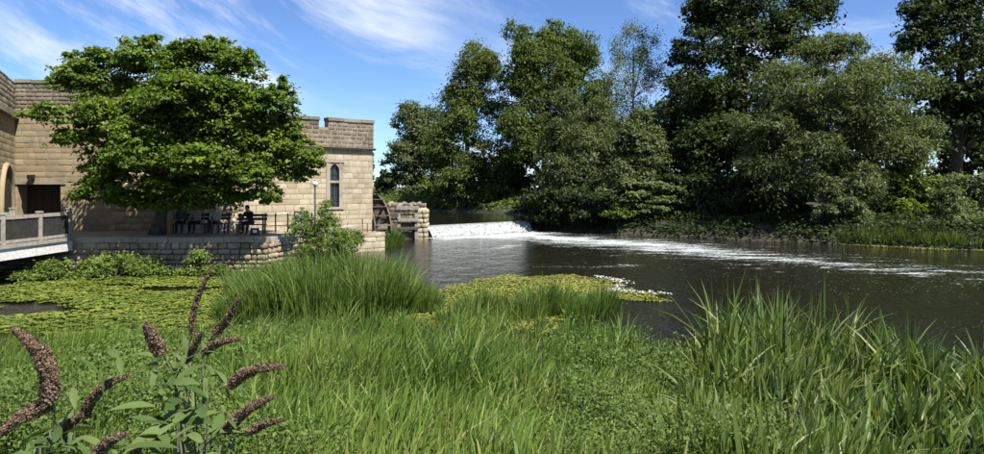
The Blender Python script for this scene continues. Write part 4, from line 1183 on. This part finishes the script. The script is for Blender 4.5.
for i, (px, Y, w_) in enumerate(((345, 118, 'nearest the mill corner'), (290, 124, 'second from the mill corner'), (225, 128, 'furthest from the mill corner'))):
    T('woodland_tree', 'distant tree behind the mill house, %s of three' % w_, px, Y, [(px + rr.uniform(-22, 22), 176 + rr.uniform(-12, 14), 20, 16, Y + rr.uniform(-3, 3)) for k in range(6)], 3000, .8, 'leaf_poplar', seed=80 + i, trunk_r=.3, limb_n=4)
# understorey along the shaded bank
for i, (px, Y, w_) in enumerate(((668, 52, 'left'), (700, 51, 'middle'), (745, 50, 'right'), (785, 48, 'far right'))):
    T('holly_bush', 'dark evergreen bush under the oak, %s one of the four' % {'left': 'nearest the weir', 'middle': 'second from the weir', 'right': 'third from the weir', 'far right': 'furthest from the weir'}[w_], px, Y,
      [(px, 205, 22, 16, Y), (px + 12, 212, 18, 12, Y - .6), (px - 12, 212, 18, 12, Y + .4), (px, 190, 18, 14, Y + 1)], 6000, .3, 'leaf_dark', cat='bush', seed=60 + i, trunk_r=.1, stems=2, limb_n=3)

# ------------------------------------------------------------------ blades, reeds, grass, herbs
def blades(name, P, H, Wd, lean_dir, lean, tint, segs=4, curl=1.6, twist=None):
    """P (n,3) roots; every blade is a tapering strip that bends over"""
    n = len(P); r = rng
    ld_ = np.stack([np.cos(lean_dir), np.sin(lean_dir), np.zeros(n)], 1)
    fa = r.uniform(0, 2 * np.pi, n) if twist is None else twist
    sd = np.stack([np.cos(fa), np.sin(fa), np.zeros(n)], 1)
    rows = []
    for i in range(segs + 1):
        t = i / segs
        bend = lean * t ** curl
        z = H * (t - .32 * np.minimum(lean, 1.6) * t ** 2.6 * .7)
        c = P + ld_ * (H * bend * .62)[:, None] + np.array([0, 0, 1.]) * z[:, None]
        w = Wd * (1 - t ** 3.4) * (.7 + .3 * min(t * 3, 1))
        if i < segs:
            rows.append(c - sd * w[:, None] * .5); rows.append(c + sd * w[:, None] * .5)
        else:
            rows.append(c)
    k = 2 * segs + 1
    V = np.stack(rows, 1).reshape(-1, 3)
    b = (np.arange(n) * k)[:, None]
    q = np.concatenate([b + np.array([[2 * i, 2 * i + 1, 2 * i + 3, 2 * i + 2]]) for i in range(segs - 1)], 0) if segs > 1 else np.zeros((0, 4), int)
    t3 = b + np.array([[2 * segs - 2, 2 * segs - 1, 2 * segs]])
    return mesh_np(name, V, [q, t3], tint=np.repeat(tint, k))

def on_ground(x, y, dz=-.03):
    return np.stack([x, y, np.maximum(ground_z(x, y), -.35) + dz], 1)

def scatter_view(n, y0, y1, margin=.80, pw=1.0):
    """near bank positions, denser close by"""
    t = rng.random(n)
    y = 1 / (1 / y0 + (1 / y1 - 1 / y0) * t) if pw == 1 else y0 + (y1 - y0) * t
    x = rng.uniform(-1, 1, n) * margin * y
    return x, y
def colpx(x, y): return 492 + F * x / y
def near_sd(x, y): return poly_sd(lower_poly, x, y)

# right: broad sedge blades in tufts
def tufted(n, y0, y1, sel, per, spread):
    x, y = scatter_view(max(1, n // per) * 4, y0, y1)
    k = sel(x, y); x, y = x[k], y[k]
    if len(x) > n // per * 1.3: x, y = x[:int(n // per * 1.3)], y[:int(n // per * 1.3)]
    k = vnoise(x, y, .7, 41) + .25 * vnoise(x, y, .25, 42) > .34
    x, y = x[k], y[k]
    tx = np.repeat(x, per) + rng.normal(0, spread, len(x) * per); ty = np.repeat(y, per) + rng.normal(0, spread, len(x) * per)
    return tx, ty, np.repeat(np.arange(len(x)), per)

def sel_sedge(x, y):
    p = colpx(x, y) + 60 * (vnoise(x, y, 1.4, 5) - .5)
    return (p > 690) & (near_sd(x, y) > -.7) & (near_sd(x, y) < 9)
x, y, gid = tufted(11500, 4.0, 13.5, sel_sedge, 13, .08)
tuft_d = rng.uniform(0, 6.283, gid.max() + 1); tuft_s = rng.uniform(.6, 1.3, gid.max() + 1)
P = on_ground(x, y); sdv = near_sd(x, y)
tall = .62 + .62 * smooth01(6.5, 10.5, y) + .25 * smooth01(1.8, .2, np.abs(sdv))
H = .9 * tall * rng.uniform(.65, 1.15, len(x)) * (.6 + .75 * vnoise(x, y, 1.1, 6))
H *= (1 - .25 * smooth01(860, 984, colpx(x, y))) * tuft_s[gid]
o = link('sedge_bed', blades('sedge_bed', P, H, rng.uniform(.026, .056, len(x)), np.where(rng.random(len(x)) < .5, rng.normal(.2, .9, len(x)), tuft_d[gid] + rng.normal(0, .5, len(x))), np.abs(rng.normal(.55, .45, len(x))), np.clip(rng.normal(.5, .3, len(x)), 0, 1), segs=5), M['reed_dark'])
tag(o, 'tall broad-bladed dark green sedge along the near right bank', 'sedge', kind='stuff')

# centre: long pale grass swept to the right
def sel_grass(x, y):
    p = colpx(x, y) + 90 * (vnoise(x, y, 1.6, 7) - .5)
    return (p > 250) & (p < 760) & (near_sd(x, y) > -.3) & (near_sd(x, y) < 12)
x, y, gid = tufted(25000, 4.0, 17.2, sel_grass, 14, .075)
P = on_ground(x, y); cp = colpx(x, y)
tuft_h = rng.uniform(.7, 1.25, gid.max() + 1)
H = (.62 + .22 * smooth01(11, 16, y)) * rng.uniform(.6, 1.15, len(x)) * tuft_h[gid] * (.45 + .95 * vnoise(x, y, 1.2, 8))
H *= 1 - .3 * smooth01(560, 660, cp) * (y < 12)
o = link('long_grass', blades('long_grass', P, H, rng.uniform(.012, .034, len(x)), np.where(rng.random(len(x)) < .6, .35 + 1.6 * (vnoise(x, y, .9, 71) - .5), rng.uniform(-3, 3, len(x))) + rng.normal(0, .5, len(x)), np.abs(rng.normal(.6, .42, len(x))), np.clip(rng.normal(.48, .27, len(x)) + .55 * (vnoise(x, y, 1.0, 9) - .5), 0, 1), segs=4), M['grass'])
tag(o, 'long pale green grass swept sideways in the middle foreground', 'grass', kind='stuff')

# left: thinner grass by the lily water
def sel_lgrass(x, y):
    p = colpx(x, y)
    return (p < 330) & (near_sd(x, y) > -.3) & (near_sd(x, y) < 12) & (rng.random(len(x)) < .55 + .45 * smooth01(7.5, 11, y))
x, y, gid = tufted(15000, 4.4, 15.5, sel_lgrass, 12, .09)
P = on_ground(x, y)
H = (.42 + .2 * smooth01(8, 12, y)) * rng.uniform(.6, 1.25, len(x)) * (.7 + .6 * vnoise(x, y, 1.5, 8))
o = link('bank_grass', blades('bank_grass', P, H, rng.uniform(.008, .02, len(x)), rng.normal(.3, 1.0, len(x)), np.abs(rng.normal(.4, .3, len(x))), np.clip(rng.normal(.45, .2, len(x)), 0, 1), segs=3), M['grass'])
tag(o, 'short bright grass fringing the lily water in the left foreground', 'grass', kind='stuff')

# herbs: small leafy carpet
def herb_patch(name, label, n, y0, y1, sel, hmin, hmax, L, mat='herb'):
    x, y = scatter_view(n * 4, y0, y1)
    k = sel(x, y) & (vnoise(x, y, .5, 61) + .3 * vnoise(x, y, .2, 62) > .42); x, y = x[k][:n], y[k][:n]
    m = len(x); per = 10
    zt = rng.uniform(hmin, hmax, m) * (.25 + 1.4 * vnoise(x, y, .8, 4))
    hx = np.repeat(x, per) + rng.normal(0, .06, m * per); hy = np.repeat(y, per) + rng.normal(0, .06, m * per)
    f = rng.random(m * per) ** .6
    P = on_ground(hx, hy, .02); P[:, 2] += np.repeat(zt, per) * f
    nr = unit(np.stack([rng.normal(0, .95, m * per), rng.normal(-.1, .95, m * per), np.ones(m * per)], 1))
    dr = rng.standard_normal((m * per, 3))
    sz = L * rng.uniform(.6, 1.4, m * per) * (.55 + .45 * smooth01(4.5, 9, hy))
    o = link(name, leaf_mesh(name, P, nr, dr, sz, sz * .55, np.clip(.2 + .5 * f + rng.normal(0, .16, m * per), 0, 1)), M[mat])
    tag(o, label, 'herbs', kind='stuff')
herb_patch('herb_carpet', 'leafy low herbs carpeting the left foreground bank', 9000, 4.2, 13.5,
           lambda x, y: (colpx(x, y) + 80 * (vnoise(x, y, 1.1, 12) - .5) < 330) & (near_sd(x, y) > 0.1), .14, .42, .052)
herb_patch('watercress_bed', 'dense fine-leaved water herbs between grass and sedge', 8500, 4.2, 15,
           lambda x, y: (colpx(x, y) + 90 * (vnoise(x, y, 1.3, 13) - .5) > 560) & (colpx(x, y) < 780) & (near_sd(x, y) > -.8) & (near_sd(x, y) < 10), .25, .55, .050)
herb_patch('undergrowth', 'dark leafy undergrowth below the long grass', 6500, 4.0, 16.5,
           lambda x, y: (near_sd(x, y) > 0), .05, .20, .06, 'leaf_dark')

def bank_cover(name, label, n, x0, x1, y0, y1, sel, h, L, mat):
    r = np.random.default_rng(n)
    x = r.uniform(x0, x1, n * 3); y = r.uniform(y0, y1, n * 3); k = sel(x, y) & (vnoise(x, y, 1.6, 33) + .4 * r.random(n * 3) > .42); x, y = x[k][:n], y[k][:n]; m = len(x)
    P = on_ground(x, y, .02); P[:, 2] += h * r.random(m) * (.3 + vnoise(x, y, 2.1, 34))
    sz = L * r.uniform(.6, 1.4, m)
    o = link(name, leaf_mesh(name, P, unit(np.stack([r.normal(0, .5, m), r.normal(-.2, .5, m), np.ones(m)], 1)), r.standard_normal((m, 3)), sz, sz * .6, np.clip(r.normal(.45, .25, m), 0, 1)), M[mat])
    tag(o, label, 'undergrowth', kind='stuff')
bank_cover('undergrowth', 'dark ivy and brambles covering the shaded far bank', 42000, 2, 45, 27, 75, lambda x, y: (poly_sd(lower_poly, x, y) > .25) & (poly_sd(lower_poly, x, y) < 13) & (poly_sd(upper_poly, x, y) > .2), .7, .24, 'leaf_oak')
bank_cover('undergrowth', 'dark brambles trailing over the edge of the far bank', 16000, 2, 34, 33, 56, lambda x, y: (poly_sd(lower_poly, x, y) > -.35) & (poly_sd(lower_poly, x, y) < 2.6) & (y > 33), .75, .2, 'leaf_dark')
bank_cover('undergrowth', 'green undergrowth on the banks upstream of the weir', 24000, -36, 8, 56, 112, lambda x, y: (poly_sd(upper_poly, x, y) > .2) & (poly_sd(upper_poly, x, y) < 12) & (y > 56), .9, .32, 'leaf_poplar')
# reed clump in the middle of the water, in front of the mill
def clump_reeds(name, label, pts, n, hmin, hmax, wmin, wmax, mat='reed', lean=.35, seed=0, dirn=None, z0=None):
    r = np.random.default_rng(seed + 900)
    k = r.integers(len(pts), size=n); pts = np.array(pts)
    a = r.uniform(0, 6.283, n); q = r.random(n) ** .5
    x = pts[k, 0] + np.cos(a) * q * pts[k, 2]; y = pts[k, 1] + np.sin(a) * q * pts[k, 2]
    P = np.stack([x, y, np.full(n, -.25)], 1) if z0 is None else on_ground(x, y)
    edge = 1 - .3 * q ** 3
    H = (r.uniform(hmin, hmax, n)) * edge * pts[k, 3] * (.62 + .68 * vnoise(x, y, .55, seed + 50)) + .25
    o = link(name, blades(name, P, H, r.uniform(wmin, wmax, n), (a if dirn is None else r.normal(dirn, .8, n)), np.abs(r.normal(lean, .25, n)), np.clip(r.normal(.5, .28, n), 0, 1), segs=4), M[mat])
    tag(o, label, 'reeds', kind='stuff')
clump_reeds('reed_clump', 'tall bright reed clump standing in the water before the mill', [(-6.5, 18.2, .8, .62), (-5.7, 18.5, 1.0, .8), (-4.7, 18.2, 1.1, .95), (-3.7, 18.4, 1.0, 1.0), (-2.9, 18.8, .8, .85), (-2.1, 19.2, .6, .65), (-5.2, 20.2, 1.3, 1.0), (-3.7, 20.3, 1.2, 1.0), (-6.6, 20.4, 1.1, .85), (-7.4, 21.6, 1.0, .8), (-4.8, 22, 1.5, 1.0)], 9500, 1.15, 1.85, .020, .046, seed=1, lean=.42)
clump_reeds('reed_tuft', 'small green reed tuft at the water between plinth and sluice', [(-6.2, 40.4, .5, 1), (-5.8, 41.0, .4, .9), (-6.3, 39.6, .4, .8)], 1200, .6, 1.2, .02, .035, seed=2)
clump_reeds('reed_fringe', 'dark green reeds on the far right bank below the willow', [(22.2 + .9 * k, 41.9 - .56 * k, .8, .9 + .1 * (k % 2)) for k in range(8)], 5000, .8, 1.5, .022, .04, mat='reed_dark', seed=3)
clump_reeds('reed_margin', 'upright reeds among the floating weed before the open water', [(-.9 + .55 * k, 17.6 + .5 * (k % 3) + .1 * k, .55, (.8, 1, .85)[k % 3]) for k in range(8)], 3000, .55, 1.05, .016, .034, seed=4, lean=.4)

# shrubs in and by the water
def bush(name, label, base, lobes, n, L, mat, seed, stems=4, **kw):
    tree(name, label, base, [lob(*l) for l in lobes], n, L, mat, cat='bush', seed=seed, trunk_r=.05, stems=stems, limb_n=4, **kw)
bush('sallow_bush', 'loose leafy bush rising from the tall reed clump', (-5.5, 22.6), [(320, 228, 18, 18, 22.6), (336, 246, 24, 18, 22.2), (306, 246, 18, 20, 22.4), (324, 211, 10, 10, 22.6), (350, 240, 14, 12, 22.8), (328, 268, 32, 20, 22), (302, 225, 9, 12, 22.6)], 11000, .12, 'shrub', 70, ratio=.3, droop=.4, per=16, clump=.16)
bush('waterside_bush', 'bright bush at the wall foot nearest the footbridge', (-15.9, 25.6), [(35, 285, 28, 14, 25.2), (58, 277, 20, 13, 25.6), (12, 290, 20, 12, 25), (75, 286, 16, 9, 25.4)], 8500, .12, 'shrub', 71)
bush('waterside_bush', 'bright bush in the middle of the terrace wall foot', (-13.4, 26.6), [(105, 271, 26, 14, 26.4), (132, 267, 22, 13, 26.8), (90, 281, 20, 10, 26), (152, 278, 24, 10, 26.4), (175, 281, 18, 8, 26.4)], 10500, .12, 'shrub', 72)
bush('waterside_bush', 'small bush on the terrace wall below the white-haired person', (-10.8, 27.2), [(200, 266, 13, 14, 27), (190, 276, 16, 9, 26.8), (212, 274, 12, 8, 26.8)], 3600, .11, 'shrub', 73)

# ------------------------------------------------------------------ lily pads and floating weed
def pad_mesh(k):
    r = np.random.default_rng(500 + k); n = 12
    V = [(0, 0, .004)]
    for i in range(n + 1):
        a = .28 + (6.283 - .56) * i / n
        rd_ = .5 * (1 + r.uniform(-.06, .06))
        V.append((math.cos(a) * rd_, math.sin(a) * rd_ * .85, .012 + r.uniform(-.004, .03)))
    return np.array(V), np.array([(0, i, i + 1) for i in range(1, n + 1)])
lily = empty('water_lily_bed', (0, 0, 0), label='yellow-green bed of floating lily pads on the left pool', cat='water lilies')
lily_poly = np.array([(-17.2, 27.4), (-9.6, 27.8), (-7.4, 24), (-6.4, 20.5), (-5.9, 17.6), (-6.6, 15.6), (-9, 14.6), (-12.5, 14.3), (-17.2, 14.6), (-17.4, 20)])
pv = [pad_mesh(k) for k in range(6)]; pme = []
for k, (V, Ff) in enumerate(pv):
    me = mesh_np('lily_pad', V, Ff, tint=np.full(len(V), .3 + .12 * k)); me.materials.append(M['lily']); pme.append(me)
cx_ = rng.uniform(-17.4, -5.6, 15000); cy_ = rng.uniform(14.3, 27.8, 15000)
k = (poly_sd(lily_poly, cx_, cy_) < -.05) & (vnoise(cx_ * .45, cy_, .8, 21) + .45 * vnoise(cx_ * .5, cy_, 2.6, 23) + .2 * rng.random(len(cx_)) < .92 - .3 * smooth01(-.8, .2, poly_sd(lily_poly, cx_, cy_)))
cx_, cy_ = cx_[k], cy_[k]; o_ = np.argsort(cy_ + 3 * (np.abs(cx_ / cy_) > .74)); cx_, cy_ = cx_[o_], cy_[o_]
rv, rf, rt, nb_i = [], [], [], 0
for i, (x, y) in enumerate(zip(cx_, cy_)):
    s = rng.uniform(.16, .34); an = rng.uniform(0, 6.283); kk = i % 6; z = .006 + rng.random() * .02
    if i < 300:
        o = bpy.data.objects.new('lily_pad', pme[kk]); o.location = (x, y, z); o.rotation_euler = (rng.normal(0, .04), rng.normal(0, .04), an); o.scale = (s, s, 1)
        o.parent = lily; C.objects.link(o)
    else:
        V, Ff = pv[kk]; c, sn = math.cos(an), math.sin(an)
        rv.append(np.stack([x + s * (c * V[:, 0] - sn * V[:, 1]), y + s * (sn * V[:, 0] + c * V[:, 1]), z + V[:, 2] * rng.uniform(.6, 1.8)], 1)); rf.append(Ff + nb_i); rt.append(np.full(len(V), np.clip(rng.normal(.5, .22) + .4 * (vnoise(x, y, 1.6, 22) - .5), 0, 1))); nb_i += len(V)
o = link('lily_pads', mesh_np('lily_pads', np.concatenate(rv), np.concatenate(rf), tint=np.concatenate(rt)), M['lily'], lily); o['kind'] = 'stuff'

def weed_mat(label, poly, n, s0, s1, seed, name='floating_weed', thr=.9):
    r = np.random.default_rng(seed); poly = np.array(poly)
    lo, hi = poly.min(0), poly.max(0)
    x = r.uniform(lo[0], hi[0], n); y = r.uniform(lo[1], hi[1], n)
    sd_ = poly_sd(poly, x, y) + 1.0 * (vnoise(x, y, .8, seed) - .5)
    k = (sd_ < -.05) & (vnoise(x, y * 1.6, .7, seed + 1) + .5 * r.random(n) < thr + .5 * smooth01(0, -1, sd_))
    x, y = x[k], y[k]; n = len(x)
    P = np.stack([x, y, .012 + .03 * r.random(n)], 1)
    nr = unit(np.stack([r.normal(0, .18, n), r.normal(0, .18, n), np.ones(n)], 1)); dr = r.standard_normal((n, 3))
    sz = r.uniform(s0, s1, n)
    o = link(name, leaf_mesh(name, P, nr, dr, sz, sz * .7, np.clip(r.normal(.5, .22, n) + .5 * (vnoise(x, y, 1.1, seed + 3) - .5), 0, 1), fold=.05), M['algae'])
    tag(o, label, 'floating weed', kind='stuff')
weed_mat('yellow-green raft of floating weed pointing into the river', [(-3, 17), (-2.2, 21.5), (-1.4, 24.6), (.6, 26.6), (3.2, 26.9), (4.6, 25.4), (5.0, 23.6), (4.2, 22.6), (5.6, 22.0), (5.5, 20.6), (4.2, 20.6), (3.2, 21.4), (2.4, 19.5), (1.8, 16.2)], 36000, .07, .15, 31)
weed_mat('thin green line of duckweed along the far right bank', [(21.3, 41.1), (27.2, 37.5), (33, 34.4), (32.6, 33.6), (26.8, 36.4), (23.5, 38.8)], 9000, .08, .16, 37, thr=.8)
# froth caught on the outer tip of the raft
nfr = 380; t_ = rng.random(nfr)
ex = np.interp(t_, [0, .35, .6, 1], [4.1, 4.9, 3.9, 5.7]) + rng.normal(0, .14, nfr); ey = np.interp(t_, [0, .35, .6, 1], [26.3, 24.6, 22.7, 22.0]) + rng.normal(0, .16, nfr)
sz = rng.uniform(.04, .12, nfr)
o = link('caught_froth', leaf_mesh('caught_froth', np.stack([ex, ey, .05 + .02 * rng.random(nfr)], 1), unit(np.stack([rng.normal(0, .15, nfr), rng.normal(0, .15, nfr), np.ones(nfr)], 1)), rng.standard_normal((nfr, 3)), sz, sz * .8, np.ones(nfr), fold=.02), simple_mat('white_froth', (.35, .36, .32), (.5, .5, .46), 9, .8, 0))
tag(o, 'white froth caught along the tip of the weed raft', 'froth', kind='stuff')

# ------------------------------------------------------------------ buddleia close to the camera
def bud_leaf_mesh(k):
    r = np.random.default_rng(700 + k); n = 6; V = []; Fq = []
    for i in range(n + 1):
        t = i / n; w = .17 * math.sin(math.pi * min(1, t * .92 + .06)) ** .8 * (1 - .25 * t); cz = -.22 * t * t * (1 + .4 * k / 5)
        V += [(t, -w, cz + .05 * w * 4), (t, 0, cz), (t, w, cz + .05 * w * 4)]
    for i in range(n):
        b = 3 * i; Fq += [(b, b + 3, b + 4, b + 1), (b + 1, b + 4, b + 5, b + 2)]
    return mesh_np('leaf', np.array(V), np.array(Fq), tint=np.full(len(V), .25 + .13 * k), smooth=True)
blm = [bud_leaf_mesh(k) for k in range(6)]
for m_ in blm: m_.materials.append(M['bud_leaf'])
def orient_leaf(o, p, d, roll):
    d = Vector(d).normalized(); s = d.cross(Vector((0, 0, 1)))
    if s.length < .05: s = Vector((1, 0, 0))
    s.normalize(); u_ = s.cross(d)
    m = Matrix((d, -s, u_)).transposed().to_4x4()
    return m @ Matrix.Rotation(roll, 4, 'X')
def flower_head(parent, origin, base, tip, r0, curve, dens=1.0):
    base = np.array(base); tip = np.array(tip); L = np.linalg.norm(tip - base)
    ax = (tip - base) / L; sd_ = unit(np.cross(ax, [0, 1., 0])); bd = curve * L
    n = int(2200 * dens * max(.4, L / .2)); t = rng.random(n) ** .9
    cpt = base + ax * (t * L)[:, None] + sd_ * (bd * np.sin(np.pi * t))[:, None]
    a = rng.uniform(0, 6.283, n); e1 = sd_; e2 = np.cross(ax, sd_)
    rd_ = r0 * (1 - .62 * t ** 1.8) * (.45 + .65 * np.sqrt(rng.random(n))) * (.7 + .6 * vnoise(t * 9, a * 1.5, 1, 3))
    rad = e1 * np.cos(a)[:, None] + e2 * np.sin(a)[:, None]
    P = cpt + rad * rd_[:, None]
    sz = .0058 * rng.uniform(.6, 1.4, n) * (1.1 - .4 * t)
    o = link('flower_head', leaf_mesh('flower_head', P - origin, unit(rad + .6 * rng.standard_normal((n, 3))), unit(rad + ax + .4 * rng.standard_normal((n, 3))), sz * 1.5, sz, np.clip(rng.normal(.45, .25, n), 0, 1)), M['bud_flower'], parent)
    cm_ = MB(); ts = np.linspace(0, 1, 7)
    cm_.tube([tuple(base + ax * (q * L) + sd_ * (bd * math.sin(math.pi * q)) - origin) for q in ts], [r0 * .45 * (1 - .7 * q) for q in ts], 7); cm_.build('flower_core', M['bud_flower'], o)
def buddleia(label, base_xy, heads, nodes, seed):
    r = np.random.default_rng(seed)
    bz = float(ground_z(*base_xy)); org = np.array([base_xy[0], base_xy[1], bz])
    root = empty('buddleia_bush', tuple(org), 0, label, 'shrub')
    for (b, t, rpx, cv, dens, Y) in heads:
        B = W(b[0], b[1], Y); Tp = W(t[0], t[1], Y - .06)
        flower_head(root, org, B, Tp, rpx * .86 / F * Y, cv, dens)
        # stem from the ground up to this head
        d = unit((B - Tp))
        p1 = B + d * .10; p2 = (org + p1) / 2 + np.array([r.uniform(-.05, .05), r.uniform(0, .1), .12])
        s = MB(); s.tube([tuple(np.array(q) - org) for q in (org + np.array([r.uniform(-.1, .1), r.uniform(-.1, .1), -.05]), p2, p1 * .8 + p2 * .2 + np.array([0, 0, .02]), p1, B)], [.008, .005, .0035, .003, .0025], 6); s.build('stem', M['bud_stem'], root, True)
        for k in range(4):
            q = B + d * (.02 + .075 * k) + r.normal(0, .006, 3)
            for sg in (-1, 1):
                an = r.uniform(-.5, .5) + k * 1.4
                dd = unit(np.cross(d, [math.sin(an), math.cos(an), .2])) * sg + np.array([0, 0, .15]) + d * -.2
                o = bpy.data.objects.new('leaf', blm[int(r.integers(6))]); o.parent = root
                m = orient_leaf(o, q, dd, r.uniform(-.5, .5)); m.translation = Vector(q - org); sc_ = r.uniform(.04, .075) * (1 + .15 * k)
                o.matrix_basis = m @ Matrix.Scale(sc_, 4); C.objects.link(o)
    for (px, py, Y, cnt, L_) in nodes:
        c = W(px, py, Y)
        for k in range(cnt):
            a = r.uniform(0, 6.283); dd = np.array([math.cos(a), math.sin(a) * .8, r.uniform(-.35, .55)])
            o = bpy.data.objects.new('leaf', blm[int(r.integers(6))]); o.parent = root
            q = c + r.normal(0, .035, 3)
            m = orient_leaf(o, q, dd, r.uniform(-.6, .6)); m.translation = Vector(q - org)
            o.matrix_basis = m @ Matrix.Scale(L_ * r.uniform(.7, 1.25), 4); C.objects.link(o)
        s = MB(); p2 = (org + c) / 2 + np.array([0, .05, .1]); s.tube([tuple(q - org) for q in (org, p2, c)], [.008, .004, .0025], 6); s.build('stem', M['bud_stem'], root, True)
buddleia('buddleia with a large curved brown seed head at the left edge', (-1.45, 2.1),
   [((48, 402), (14, 328), 11, -.17, 1.6, 2.1), ((44, 406), (-6, 438), 8.5, -.06, 1.2, 2.1), ((84, 416), (128, 376), 6, .12, .8, 2.3), ((60, 432), (82, 414), 6, 0, 1, 2.2), ((96, 462), (127, 434), 7.5, .12, 1.2, 2.0)],
   [(50, 425, 2.1, 5, .09), (70, 440, 2.05, 6, .10), (40, 448, 2.0, 5, .10), (100, 440, 2.2, 4, .09)], 1)
buddleia('buddleia with several thin brown seed heads left of centre', (-.95, 2.15),
   [((162, 353), (145, 323), 8, .02, 1.3, 2.2), ((230, 384), (286, 367), 6.5, .10, 1.0, 2.3), ((226, 430), (274, 396), 6.5, .06, 1.0, 2.2), ((250, 431), (284, 419), 5, .04, .8, 2.3), ((214, 334), (238, 298), 5, -.05, .6, 2.6), ((204, 352), (241, 339), 5, .08, .8, 2.4),
    ((192, 335), (212, 270), 4, .08, .35, 2.9), ((186, 360), (202, 332), 5, 0, .6, 2.5), ((134, 452), (158, 440), 5, .1, .9, 2.1)],
   [(175, 372, 2.25, 7, .10), (195, 390, 2.2, 8, .11), (165, 415, 2.1, 8, .12), (205, 420, 2.15, 7, .11), (180, 440, 2.0, 9, .12), (150, 435, 2.05, 5, .11), (220, 445, 2.05, 5, .10), (190, 362, 2.35, 5, .09)], 2)

# ------------------------------------------------------------------ put every parent at the base of its thing
bpy.context.view_layer.update()
for e in [o for o in C.objects if o.type == 'EMPTY' and o.parent is None and tuple(o.location) == (0.0, 0.0, 0.0)]:
    pts = []
    for ch in e.children:
        if ch.type == 'MESH' and len(ch.data.vertices):
            for c in ch.bound_box: pts.append(ch.matrix_world @ Vector(c))
    lo = Vector((min(p.x for p in pts), min(p.y for p in pts), min(p.z for p in pts))); hi = Vector((max(p.x for p in pts), max(p.y for p in pts), 0))
    b = Vector(((lo.x + hi.x) / 2, (lo.y + hi.y) / 2, lo.z))
    for ch in e.children: ch.matrix_parent_inverse = Matrix.Translation(-b)
    e.location = b
